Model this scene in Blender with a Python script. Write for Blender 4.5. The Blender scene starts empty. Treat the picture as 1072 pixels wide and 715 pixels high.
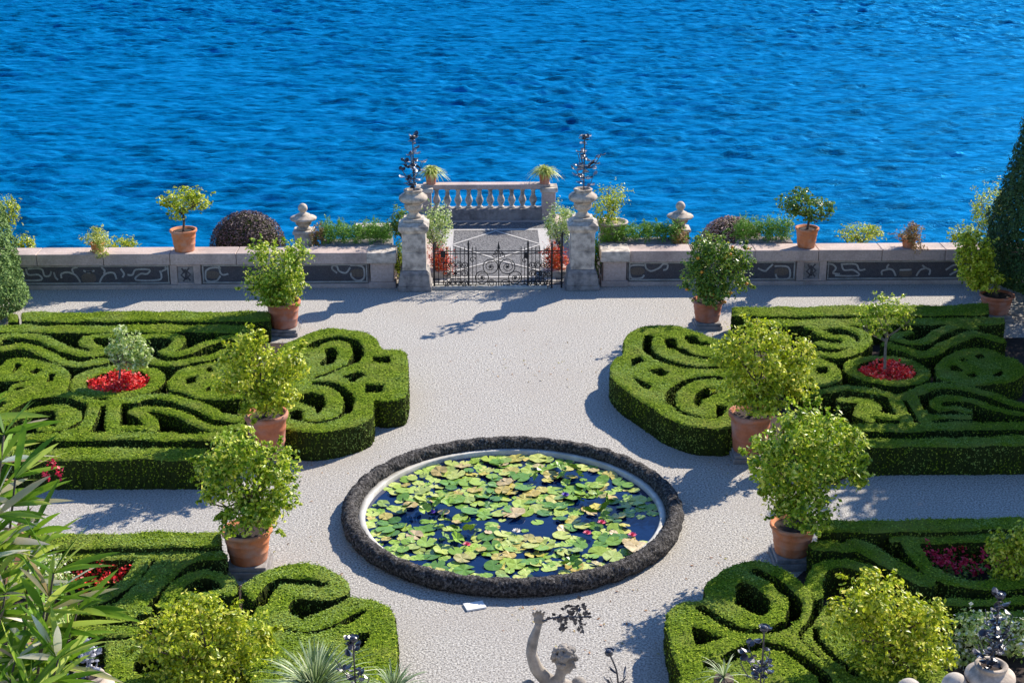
import bpy, math, random
import numpy as np
from mathutils import Vector, Matrix
random.seed(7); RNG=np.random.default_rng(11)
S=bpy.context.scene; COL=S.collection
# ---------------------------------------------------------------- camera, light
PITCH,YAW,FPX=19.6,1.2,1600.0
cd=bpy.data.cameras.new('camera'); cam=bpy.data.objects.new('camera',cd); COL.objects.link(cam)
cam.location=(0,0,12); cam.rotation_euler=(math.radians(90-PITCH),0,math.radians(-YAW))
cd.sensor_width=36; cd.lens=FPX/1072*36; cd.clip_start=.2; cd.clip_end=12000; S.camera=cam
W=bpy.data.worlds.new('World'); S.world=W; W.use_nodes=True
wn=W.node_tree.nodes; sky=wn.new('ShaderNodeTexSky'); sky.sky_type='NISHITA'; sky.sun_disc=False
sky.sun_elevation=math.radians(35.5); sky.sun_rotation=math.radians(45); sky.air_density=1.0; sky.dust_density=.1; sky.ozone_density=8.0; sky.altitude=1500
W.node_tree.links.new(sky.outputs[0],wn['Background'].inputs[0]); wn['Background'].inputs[1].default_value=.15
sl=bpy.data.lights.new('sun','SUN'); sl.energy=5.0; sl.angle=math.radians(.5); sl.color=(1,.92,.80)
sun=bpy.data.objects.new('sun',sl); COL.objects.link(sun)
sun.rotation_euler=Vector((-1,-1,-1.0)).to_track_quat('-Z','Y').to_euler(); sun.location=(40,60,60)
S.view_settings.view_transform='Standard'; S.view_settings.look='None'; S.view_settings.exposure=.74; S.view_settings.gamma=1
# ---------------------------------------------------------------- pixel -> world tools
_p,_y=math.radians(PITCH),math.radians(YAW)
_F=np.array([math.sin(_y)*math.cos(_p),math.cos(_y)*math.cos(_p),-math.sin(_p)])
_R=np.array([math.cos(_y),-math.sin(_y),0]); _U=np.cross(_R,_F)
def ray(px,py): return _F*FPX+_R*(px-536)+_U*(357.5-py)
def P(px,py,z=0.):                     # where the ground (at height z) is seen
    d=ray(px,py); t=(z-12)/d[2]; return np.array([0,0,12])+d*t
def V(px,py,Y):                        # a point standing at depth Y
    d=ray(px,py); t=Y/d[1]; return np.array([0,0,12])+d*t
def TT(ox,oy,s,pts): return [(ox+a/s,oy+b/s) for a,b in pts]
# ---------------------------------------------------------------- objects
def tag(o,label=None,cat=None,group=None,kind=None):
    if label:
        o['label']=label
        if len(label.split())>16 or len(label.split())<4: print('LABEL',len(label.split()),label)
    if cat: o['category']=cat
    if group: o['group']=group
    if kind: o['kind']=kind
    return o
def thing(name,label,cat,loc=(0,0,0),rz=0,group=None):
    o=bpy.data.objects.new(name,None); COL.objects.link(o); o.location=loc; o.rotation_euler=(0,0,rz); o.empty_display_size=.2
    return tag(o,label,cat,group)
def mesh_np(name,v,f,mats,mi=None,smooth=False):
    """v (n,3); f list of arrays of faces (m,k)"""
    me=bpy.data.meshes.new(name); v=np.asarray(v,dtype=np.float32)
    fl=[np.asarray(a,dtype=np.int32) for a in f if len(a)]
    me.vertices.add(len(v)); me.vertices.foreach_set('co',v.ravel())
    li=np.concatenate([a.ravel() for a in fl]); tot=np.concatenate([np.full(len(a),a.shape[1],np.int32) for a in fl])
    st=np.concatenate([[0],np.cumsum(tot)[:-1]]).astype(np.int32)
    me.loops.add(len(li)); me.loops.foreach_set('vertex_index',li)
    me.polygons.add(len(tot)); me.polygons.foreach_set('loop_start',st); me.polygons.foreach_set('loop_total',tot)
    for m in mats: me.materials.append(m)
    if mi is not None: me.polygons.foreach_set('material_index',np.asarray(mi,dtype=np.int32))
    me.polygons.foreach_set('use_smooth',np.full(len(tot),smooth))
    me.update(calc_edges=True); me.validate(); return me
def link(name,me,parent=None):
    o=bpy.data.objects.new(name,me); COL.objects.link(o)
    if parent is not None: o.parent=parent
    return o
class MB:
    def __init__(s): s.v=[]; s.f=[]
    def add(s,v,f):
        n=len(s.v); s.v+= [tuple(map(float,p)) for p in v]; s.f+=[tuple(i+n for i in q) for q in f]; return s
    def box(s,c,d,rz=0):
        x,y,z=[k/2 for k in d]; c_,s_=math.cos(rz),math.sin(rz); v=[]
        for dz in(-z,z):
            for dx,dy in((-x,-y),(x,-y),(x,y),(-x,y)): v.append((c[0]+dx*c_-dy*s_,c[1]+dx*s_+dy*c_,c[2]+dz))
        return s.add(v,[(3,2,1,0),(4,5,6,7),(0,1,5,4),(1,2,6,5),(2,3,7,6),(3,0,4,7)])
    def frustum(s,c,d0,d1,h):
        v=[]
        for d,z in((d0,0),(d1,h)):
            for dx,dy in((-.5,-.5),(.5,-.5),(.5,.5),(-.5,.5)): v.append((c[0]+dx*d,c[1]+dy*d,c[2]+z))
        return s.add(v,[(3,2,1,0),(4,5,6,7),(0,1,5,4),(1,2,6,5),(2,3,7,6),(3,0,4,7)])
    def tube(s,pts,r,seg=6,cap=True):
        pts=[np.asarray(p,float) for p in pts]; n=len(pts); r=[r]*n if np.isscalar(r) else list(r)
        v=[]; f=[]; up=None
        for i,p in enumerate(pts):
            t=pts[min(i+1,n-1)]-pts[max(i-1,0)]; t=t/(np.linalg.norm(t)+1e-9)
            if up is None:
                up=np.cross(t,[0,0,1]) if abs(t[2])<.9 else np.cross(t,[1,0,0])
            up=up-t*np.dot(up,t); up/=np.linalg.norm(up)+1e-9; w=np.cross(t,up)
            for k in range(seg):
                a=2*math.pi*k/seg; v.append(p+(up*math.cos(a)+w*math.sin(a))*r[i])
        for i in range(n-1):
            for k in range(seg): k2=(k+1)%seg; f.append((i*seg+k,i*seg+k2,(i+1)*seg+k2,(i+1)*seg+k))
        if cap: f.append(tuple(range(seg))[::-1]); f.append(tuple(range((n-1)*seg,n*seg)))
        return s.add(v,f)
    def lathe(s,c,prof,seg=24,cap=True):
        v=[];f=[];n=len(prof)
        for r,z in prof:
            for k in range(seg): a=2*math.pi*k/seg; v.append((c[0]+r*math.cos(a),c[1]+r*math.sin(a),c[2]+z))
        for i in range(n-1):
            for k in range(seg): k2=(k+1)%seg; f.append((i*seg+k,i*seg+k2,(i+1)*seg+k2,(i+1)*seg+k))
        if cap: f.append(tuple(range(seg))[::-1]); f.append(tuple(range((n-1)*seg,n*seg)))
        return s.add(v,f)
    def ball(s,c,r,seg=12,rings=8):
        r=(r,r,r) if np.isscalar(r) else r; v=[(c[0],c[1],c[2]-r[2])]; f=[]
        for i in range(1,rings):
            b=-math.pi/2+math.pi*i/rings
            for k in range(seg): a=2*math.pi*k/seg; v.append((c[0]+r[0]*math.cos(b)*math.cos(a),c[1]+r[1]*math.cos(b)*math.sin(a),c[2]+r[2]*math.sin(b)))
        v.append((c[0],c[1],c[2]+r[2])); L=len(v)-1
        for k in range(seg):
            k2=(k+1)%seg; f.append((0,1+k2,1+k)); f.append((L,L-seg+k,L-seg+k2))
        for i in range(rings-2):
            for k in range(seg): k2=(k+1)%seg; a=1+i*seg; f.append((a+k,a+k2,a+seg+k2,a+seg+k))
        return s.add(v,f)
    def ribbon(s,pts,w,Y,th=.012):        # flat strip in the x-z plane, its face at y=Y towards the viewer
        pts=[np.array([p[0],p[2]]) for p in pts]; n=len(pts); L=[];Rr=[]
        for i,p in enumerate(pts):
            t=pts[min(i+1,n-1)]-pts[max(i-1,0)]; t=t/(np.linalg.norm(t)+1e-9); q=np.array([-t[1],t[0]])*w/2
            L.append(p+q); Rr.append(p-q)
        v=[]
        for a in (L,Rr):
            for y in (Y,Y+th):
                for p in a: v.append((p[0],y,p[1]))
        f=[]
        for i in range(n-1):
            f.append((i,i+1,2*n+i+1,2*n+i)); f.append((i,n+i,n+i+1,i+1)); f.append((2*n+i,2*n+i+1,3*n+i+1,3*n+i))
        f.append((0,2*n,3*n,n)); f.append((n-1,2*n-1,4*n-1,3*n-1))
        return s.add(v,f)
    def build(s,name,mat,parent=None,smooth=False,bevel=0,offset=None):
        me=bpy.data.meshes.new(name); v=s.v
        if offset is not None: v=[(a-offset[0],b-offset[1],c-offset[2]) for a,b,c in v]
        me.from_pydata(v,[],s.f)
        for m in (mat if isinstance(mat,(list,tuple)) else [mat]): me.materials.append(m)
        me.polygons.foreach_set('use_smooth',[smooth]*len(me.polygons)); me.update()
        o=link(name,me,parent)
        if bevel: b=o.modifiers.new('bevel','BEVEL'); b.width=bevel; b.segments=2; b.limit_method='ANGLE'; b.angle_limit=.7
        return o
def smoothpts(pts,n=5,closed=False):
    pts=[np.asarray(p,float) for p in pts]
    if len(pts)<3: return pts
    out=[]; m=len(pts)
    for i in range(m if closed else m-1):
        g=(lambda k:pts[k%m]) if closed else (lambda k:pts[min(max(k,0),m-1)])
        a,b,c,d=g(i-1),g(i),g(i+1),g(i+2)
        for j in range(n):
            t=j/n; out.append(.5*((2*b)+(-a+c)*t+(2*a-5*b+4*c-d)*t*t+(-a+3*b-3*c+d)*t**3))
    if not closed: out.append(pts[-1])
    return out
# ---------------------------------------------------------------- materials
def newmat(n):
    m=bpy.data.materials.new(n); m.use_nodes=True; nt=m.node_tree; return m,nt,nt.nodes,nt.links,nt.nodes['Principled BSDF']
def ramp(N,L,src,cols,pos=None,interp='LINEAR'):
    r=N.new('ShaderNodeValToRGB'); r.color_ramp.interpolation=interp; e=r.color_ramp.elements
    pos=pos or [i/(len(cols)-1) for i in range(len(cols))]
    while len(e)<len(cols): e.new(.5)
    for k,(c,p) in enumerate(zip(cols,pos)): e[k].position=p; e[k].color=(*c,1)
    L.new(src,r.inputs[0]); return r
def noise(N,L,scale,detail=4,rough=.6,co=None,stretch=None):
    t=N.new('ShaderNodeTexNoise'); t.inputs['Scale'].default_value=scale; t.inputs['Detail'].default_value=detail; t.inputs['Roughness'].default_value=rough
    tc=N.new('ShaderNodeTexCoord'); mp=N.new('ShaderNodeMapping'); L.new(tc.outputs[co or 'Object'],mp.inputs[0])
    if stretch: mp.inputs['Scale'].default_value=stretch
    L.new(mp.outputs[0],t.inputs['Vector']); return t
def surf(name,cols,scale,rough=.8,bump=.3,bscale=None,big=None,bdist=.02,pos=None,spec=.3,stretch=None):
    m,nt,N,L,B=newmat(name); n=noise(N,L,scale,5,.65,stretch=stretch); r=ramp(N,L,n.outputs[0],cols,pos or [.3+.4*i/(len(cols)-1) for i in range(len(cols))])
    out=r.outputs[0]
    if big:      # (colour, scale, amount): broad stains
        n2=noise(N,L,big[1],4,.6); r2=ramp(N,L,n2.outputs[0],[(0,0,0),(1,1,1)],[.45,.68]); mx=N.new('ShaderNodeMix'); mx.data_type='RGBA'
        ml=N.new('ShaderNodeMath'); ml.operation='MULTIPLY'; ml.inputs[1].default_value=big[2]; L.new(r2.outputs[0],ml.inputs[0])
        L.new(ml.outputs[0],mx.inputs[0]); L.new(out,mx.inputs[6]); mx.inputs[7].default_value=(*big[0],1); out=mx.outputs[2]
    L.new(out,B.inputs['Base Color']); B.inputs['Roughness'].default_value=rough; B.inputs['Specular IOR Level'].default_value=spec
    if bump:
        nb=noise(N,L,bscale or scale*2,5,.7); b=N.new('ShaderNodeBump'); b.inputs['Strength'].default_value=bump; b.inputs['Distance'].default_value=bdist
        L.new(nb.outputs[0],b.inputs['Height']); L.new(b.outputs[0],B.inputs['Normal'])
    return m
def leafmat(name,cols,trans=.3,rough=.45,spec=.4,pos=None,worldvar=None):
    m,nt,N,L,B=newmat(name); g=N.new('ShaderNodeNewGeometry'); r=ramp(N,L,g.outputs['Random Per Island'],cols,pos); out=r.outputs[0]
    if worldvar:
        n2=noise(N,L,worldvar[1],3,.5); r2=ramp(N,L,n2.outputs[0],[(0,0,0),(1,1,1)],[.46,.62]); mx=N.new('ShaderNodeMix'); mx.data_type='RGBA'
        ml=N.new('ShaderNodeMath'); ml.operation='MULTIPLY'; ml.inputs[1].default_value=worldvar[2]; L.new(r2.outputs[0],ml.inputs[0])
        L.new(ml.outputs[0],mx.inputs[0]); L.new(out,mx.inputs[6]); mx.inputs[7].default_value=(*worldvar[0],1); out=mx.outputs[2]
    L.new(out,B.inputs['Base Color']); B.inputs['Roughness'].default_value=rough; B.inputs['Specular IOR Level'].default_value=spec
    t=N.new('ShaderNodeBsdfTranslucent'); L.new(out,t.inputs[0]); mix=N.new('ShaderNodeMixShader'); mix.inputs[0].default_value=trans
    L.new(B.outputs[0],mix.inputs[1]); L.new(t.outputs[0],mix.inputs[2]); L.new(mix.outputs[0],N['Material Output'].inputs[0]); return m
M={}
M['gravel']=surf('gravel',[(.13,.12,.115),(.435,.405,.36),(.72,.685,.62)],30,.95,.9,36,((.40,.36,.315),.45,.5),.03,pos=[.36,.5,.64])
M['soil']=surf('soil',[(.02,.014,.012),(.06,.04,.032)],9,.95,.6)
M['stone']=surf('pale_stone',[(.42,.36,.30),(.74,.66,.56)],7,.85,.5,30,((.16,.14,.125),3.2,.9),.01)
M['pink']=surf('pink_granite',[(.42,.32,.27),(.60,.48,.42)],20,.8,.2,50,((.25,.2,.18),1.3,.6),.006)
M['greystone']=surf('weathered_grey_stone',[(.13,.12,.115),(.34,.31,.29)],7,.9,.5,30,((.42,.38,.34),1.8,.6),.012)
M['cream']=surf('cream_urn_stone',[(.42,.33,.25),(.68,.57,.45)],9,.85,.5,30,((.13,.115,.10),4,.85),.01)
M['marble']=surf('pool_marble',[(.45,.43,.38),(.68,.65,.58)],5,.6,.1,20,((.3,.28,.22),2,.6),.005)
M['mosaic']=surf('dark_pebble_mosaic',[(.04,.04,.045),(.13,.12,.125)],45,.8,.6,70,((.10,.07,.06),2,.4),.01)
M['inlay']=surf('white_pebble_inlay',[(.26,.25,.23),(.52,.50,.46)],50,.8,.5,70,((.15,.14,.12),4,.5),.008)
M['brown']=surf('brown_pebble_inlay',[(.09,.07,.055),(.20,.155,.12)],50,.8,.5,70)
M['terra']=surf('terracotta',[(.52,.16,.06),(.70,.26,.11)],6,.85,.25,30,((.50,.33,.25),3.5,.65),.006)
M['terradark']=surf('weathered_terracotta',[(.42,.13,.06),(.58,.20,.10)],6,.85,.25,30,((.42,.32,.29),2.6,.6),.006)
M['tufa']=surf('dark_tufa',[(.012,.011,.011),(.075,.068,.064),(.26,.24,.225)],22,.95,1,30,None,.05,pos=[.38,.52,.68])
M['iron']=surf('wrought_iron',[(.008,.008,.009),(.02,.02,.022)],20,.5,.1,50)
M['metal']=surf('painted_metal_leaves',[(.012,.012,.02),(.04,.04,.055)],12,.3,.1,40,spec=.8)
M['steel']=surf('weathered_steel_leaves',[(.10,.11,.15),(.38,.38,.42)],9,.35,.1,40,spec=.9)
M['bark']=surf('bark',[(.06,.045,.035),(.17,.13,.10)],14,.9,.6,30,stretch=(1,1,.3))
M['barkpale']=surf('pale_bark',[(.14,.12,.10),(.33,.28,.22)],14,.9,.6,30)
M['statue']=surf('weathered_statue_stone',[(.26,.23,.20),(.46,.40,.33)],9,.9,.4,40,((.12,.11,.10),3,.8),.01)
M['pebgrey']=surf('grey_pebble_floor',[(.03,.03,.035),(.13,.125,.125),(.36,.35,.34)],24,.85,.6,60,pos=[.35,.5,.7])
M['pebwhite']=surf('white_pebble_bands',[(.34,.32,.30),(.60,.57,.53)],30,.85,.5,60)
M['hedgeshade']=surf('box_hedge_shaded_core',[(.02,.028,.008),(.055,.07,.015)],30,.9,.9,60,None,.03,spec=.05)  # woody side core, painted darker to hold the shade on hedge sides
M['hedgelit']=surf('box_hedge_lit_top',[(.025,.055,.006),(.13,.205,.012),(.28,.36,.025)],34,.9,.8,60,((.27,.27,.07),1.3,.5),.03,spec=.05,pos=[.34,.5,.7])  # clipped top painted brighter than the sides, as sunlit
M['box']=leafmat('box_leaves',[(.04,.09,.006),(.12,.20,.010),(.24,.33,.015),(.44,.50,.06)],.03,.8,.06,[0,.25,.75,1],((.30,.42,.13),.9,.5))
M['boxy']=leafmat('yellowish_box_leaves',[(.12,.19,.02),(.22,.28,.03),(.34,.36,.05)],.22,.55,.3,None,((.34,.27,.03),1.3,.5))
M['citrus']=leafmat('citrus_leaves',[(.06,.13,.01),(.25,.40,.015),(.54,.64,.04),(.90,.84,.20)],.35,.4,.35,[0,.35,.72,1])
M['citrusy']=leafmat('yellow_citrus_leaves',[(.09,.15,.01),(.36,.46,.015),(.70,.73,.05),(.95,.84,.18)],.36,.4,.35,[0,.35,.8,1])
M['citrusd']=leafmat('deep_green_leaves',[(.05,.11,.014),(.12,.24,.02),(.25,.37,.04),(.55,.52,.10)],.32,.35,.45,[0,.4,.85,1])
M['variegated']=leafmat('variegated_leaves',[(.20,.32,.05),(.42,.54,.14),(.72,.78,.36),(.92,.90,.65)],.32,.6,.15,[0,.4,.8,1])
M['cypress']=leafmat('cypress_sprays',[(.02,.05,.014),(.045,.095,.025),(.09,.16,.04)],.12,.6,.2)
M['cypresspale']=leafmat('pale_cypress_sprays',[(.05,.11,.02),(.14,.24,.05),(.28,.40,.11)],.15,.6,.2)
M['lavender']=leafmat('green_strip_leaves',[(.08,.20,.02),(.18,.38,.03),(.34,.52,.08)],.2,.5,.3)
M['purple']=leafmat('purple_dome_leaves',[(.05,.025,.03),(.12,.07,.07),(.30,.20,.17)],.12,.5,.3,[0,.6,1])
M['pinkleaf']=leafmat('pinkish_dome_leaves',[(.12,.07,.05),(.34,.20,.16),(.60,.42,.36)],.15,.5,.3)
M['red']=leafmat('red_petals',[(.45,.006,.008),(.85,.02,.02),(.95,.07,.05),(.95,.40,.35)],.2,.5,.3,[0,.4,.88,1])
M['crimson']=leafmat('crimson_petals',[(.35,.004,.02),(.70,.015,.06),(.85,.08,.14)],.2,.5,.3)
M['orange']=leafmat('orange_red_petals',[(.45,.02,.01),(.80,.08,.02),(.85,.22,.05),(.15,.22,.04)],.2,.5,.3,[0,.5,.8,1])
M['whiteflower']=leafmat('white_petals',[(.62,.60,.42),(.85,.84,.75)],.25,.6,.2)
M['reddish']=leafmat('reddish_trailing_leaves',[(.20,.08,.04),(.40,.20,.07),(.35,.33,.08),(.55,.32,.22)],.2,.6,.3)
M['spider']=leafmat('striped_grass_blades',[(.26,.36,.03),(.55,.58,.08),(.85,.82,.35)],.3,.45,.4)
M['yucca']=leafmat('pale_grass_blades',[(.05,.10,.03),(.22,.32,.12),(.68,.72,.42)],.25,.5,.4)
M['oleander']=leafmat('oleander_leaves',[(.05,.13,.01),(.20,.34,.02),(.52,.58,.10)],.35,.5,.15,[0,.55,1])
M['oleanderpale']=leafmat('oleander_bleached',[(.45,.36,.20),(.70,.68,.50),(.40,.16,.09),(.55,.60,.25)],.25,.4,.5)
def padmat(name,cols,pos=None):
    m,nt,N,L,B=newmat(name); o=N.new('ShaderNodeObjectInfo'); r=ramp(N,L,o.outputs['Random'],cols,pos); n=noise(N,L,5,3,.6)
    r2=ramp(N,L,n.outputs[0],[(.75,.72,.6),(1.1,1.1,1.0)],[.35,.65]); mx=N.new('ShaderNodeMix'); mx.data_type='RGBA'; mx.blend_type='MULTIPLY'; mx.inputs[0].default_value=1
    L.new(r.outputs[0],mx.inputs[6]); L.new(r2.outputs[0],mx.inputs[7]); L.new(mx.outputs[2],B.inputs['Base Color']); B.inputs['Roughness'].default_value=.35; B.inputs['Specular IOR Level'].default_value=.5; return m
M['pad']=padmat('lily_pad',[(.07,.18,.02),(.16,.32,.03),(.34,.47,.06),(.50,.54,.14),(.24,.36,.08)])
M['padyellow']=padmat('ageing_lily_pad',[(.60,.50,.08),(.50,.46,.12),(.50,.38,.10),(.60,.46,.28),(.34,.34,.10)])
M['paddark']=padmat('raised_lily_leaf',[(.08,.20,.02),(.20,.38,.03),(.36,.52,.06)])
def plain(name,c,rough=.6,spec=.4):
    m,nt,N,L,B=newmat(name); B.inputs['Base Color'].default_value=(*c,1); B.inputs['Roughness'].default_value=rough; B.inputs['Specular IOR Level'].default_value=spec; return m
M['petalpink']=plain('pink_petal',(.75,.15,.25)); M['petalpurple']=plain('violet_petal',(.12,.06,.45)); M['petalwhite']=plain('white_petal',(.85,.8,.7)); M['yolk']=plain('yellow_stamen',(.8,.5,.05))
M['fruit']=plain('orange_fruit',(.75,.28,.03),.5); M['paper']=plain('white_plate',(.8,.8,.78),.6)
def watermat():
    m,nt,N,L,B=newmat('lake_water'); N.remove(B)
    n=noise(N,L,1.7,6,.75,stretch=(.3,1.1,1)); r=ramp(N,L,n.outputs[0],[(.0,.055,.13),(.0,.135,.32),(.005,.205,.47)],[.38,.5,.64])  # ripple shading painted into the diffuse colour: dark troughs, light crests
    a=noise(N,L,2.6,6,.7,stretch=(.6,1.4,1)); b=N.new('ShaderNodeBump'); b.inputs['Strength'].default_value=.75; b.inputs['Distance'].default_value=.18; L.new(a.outputs[0],b.inputs['Height'])
    d=N.new('ShaderNodeBsdfDiffuse'); L.new(r.outputs[0],d.inputs[0]); g=N.new('ShaderNodeBsdfGlossy'); g.inputs['Color'].default_value=(.03,.33,.75,1); g.inputs['Roughness'].default_value=.36
    f=N.new('ShaderNodeFresnel'); f.inputs[0].default_value=1.33; ml=N.new('ShaderNodeMath'); ml.operation='MULTIPLY'; ml.inputs[1].default_value=.32; L.new(f.outputs[0],ml.inputs[0]); mx=N.new('ShaderNodeMixShader')
    for q in (d,g,f): L.new(b.outputs[0],q.inputs['Normal'])
    L.new(ml.outputs[0],mx.inputs[0]); L.new(d.outputs[0],mx.inputs[1]); L.new(g.outputs[0],mx.inputs[2]); L.new(mx.outputs[0],N['Material Output'].inputs[0]); return m
M['lake']=watermat()
def poolmat():
    m,nt,N,L,B=newmat('pond_water'); B.inputs['Base Color'].default_value=(.002,.014,.06,1); B.inputs['Roughness'].default_value=.06; B.inputs['IOR'].default_value=1.33
    a=noise(N,L,5,2,.5); b=N.new('ShaderNodeBump'); b.inputs['Strength'].default_value=.15; b.inputs['Distance'].default_value=.02
    L.new(a.outputs[0],b.inputs['Height']); L.new(b.outputs[0],B.inputs['Normal']); return m
M['pool']=poolmat()
# ================================================================ SETTING
tag(MB().box((0,4.85,-3.6),(120,71.5,7.2)).build('ground',M['gravel']),kind='structure')        # the garden terrace, y -30.9..40.6
b=MB().box((.43,42.95,-3.6),(4.5,4.7,7.2)); tag(b.build('terrace',M['greystone']),kind='structure')   # belvedere out over the lake
# lake: graded grid with real waves
gx=np.concatenate([-np.geomspace(4000,62,26),np.arange(-60,60.1,.19),np.geomspace(62,4000,26)])
gy=np.concatenate([[-200,-100,0,30],np.arange(40,66,.5),np.arange(66,165,.19),np.geomspace(167,8000,34)])
X,Y=np.meshgrid(gx,gy); Z=np.zeros_like(X); rw=np.random.default_rng(3)
for i in range(60):
    lam=.5*(2.3/.5)**rw.random(); th=rw.normal(-1.62,.36); k=2*np.pi/lam; ph=rw.random()*6.28; am=.0105*lam**1.05
    Z+=am*np.sin(k*(X*np.cos(th)+Y*np.sin(th))+ph+.6*np.sin(X*.09+i)+.5*np.sin(Y*.07+2*i))
fade=np.clip(1-(np.abs(X)-60)/40,0,1)*np.clip(1-(Y-165)/120,0,1); Z=Z*fade*(1+.35*np.sin(X*.11+1)*np.sin(Y*.08))-6.2
ny,nx=X.shape; idx=np.arange(nx*ny).reshape(ny,nx)
q=np.stack([idx[:-1,:-1],idx[:-1,1:],idx[1:,1:],idx[1:,:-1]],-1).reshape(-1,4)
tag(link('lake_water',mesh_np('lake_water',np.stack([X,Y,Z],-1).reshape(-1,3),[q],[M['lake']],smooth=True)),kind='structure')
# soil beds under the box patterns (4 mm above gravel)
def sheet(name,pts,z,mat,th=None):
    mb=MB(); mb.add([(p[0],p[1],z) for p in pts],[tuple(range(len(pts)))]); o=mb.build(name,mat); return o
XL,XR=-16.5,17.5
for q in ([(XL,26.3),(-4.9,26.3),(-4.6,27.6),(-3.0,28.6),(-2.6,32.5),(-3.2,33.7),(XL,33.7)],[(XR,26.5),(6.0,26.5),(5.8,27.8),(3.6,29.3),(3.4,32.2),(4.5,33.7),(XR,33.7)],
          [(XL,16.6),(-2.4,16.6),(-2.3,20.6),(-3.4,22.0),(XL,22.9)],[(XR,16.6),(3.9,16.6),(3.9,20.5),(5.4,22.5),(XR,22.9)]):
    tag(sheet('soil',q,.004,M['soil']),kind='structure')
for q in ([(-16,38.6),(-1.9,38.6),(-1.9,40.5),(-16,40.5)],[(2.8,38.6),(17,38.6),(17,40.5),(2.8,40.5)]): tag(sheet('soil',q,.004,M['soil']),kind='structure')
# ---------------------------------------------------------------- hedges
def seg_dist(X,Y,pts):
    d=np.full(X.shape,1e9)
    for a,b in zip(pts[:-1],pts[1:]):
        ax,ay,bx,by=a[0],a[1],b[0],b[1]; vx,vy=bx-ax,by-ay; l=vx*vx+vy*vy+1e-12
        t=np.clip(((X-ax)*vx+(Y-ay)*vy)/l,0,1); d=np.minimum(d,np.hypot(X-ax-t*vx,Y-ay-t*vy))
    return d
def poly_sd(X,Y,pts):
    d=seg_dist(X,Y,list(pts)+[pts[0]]); ins=np.zeros(X.shape,bool); n=len(pts)
    for i in range(n):
        x1,y1,x2,y2=pts[i][0],pts[i][1],pts[(i+1)%n][0],pts[(i+1)%n][1]
        c=((y1>Y)!=(y2>Y))&(X<(x2-x1)*(Y-y1)/(y2-y1+1e-12)+x1); ins^=c
    return np.where(ins,-d,d)
def wob(x,y,s=1.0):
    return np.sin(x*3.1*s+y*1.7*s)+.7*np.sin(x*6.7*s-y*5.3*s+1.3)+.5*np.sin(x*13*s+y*11*s+.4)+.5*np.sin(-x*9*s+y*15*s)
def leaves(C,Nrm,size,rng,asp=.55,fold=.25,spread=.8):
    """one folded diamond per centre; Nrm = preferred normals"""
    n=len(C); nn=Nrm+rng.normal(0,spread,(n,3)); nn/=np.linalg.norm(nn,axis=1,keepdims=True)+1e-9
    t=rng.normal(0,1,(n,3)); t-=nn*np.sum(t*nn,1,keepdims=True); t/=np.linalg.norm(t,axis=1,keepdims=True)+1e-9; w=np.cross(nn,t)
    s=(size*rng.uniform(.65,1.3,n))[:,None]
    v=np.stack([C-t*s*.5,C+w*s*asp*.5+nn*s*fold*.3,C+t*s*.5,C-w*s*asp*.5+nn*s*fold*.3],1).reshape(-1,3)
    b=np.arange(n)[:,None]*4; f=np.concatenate([b+[0,1,2],b+[0,2,3]],0); return v,f
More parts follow.
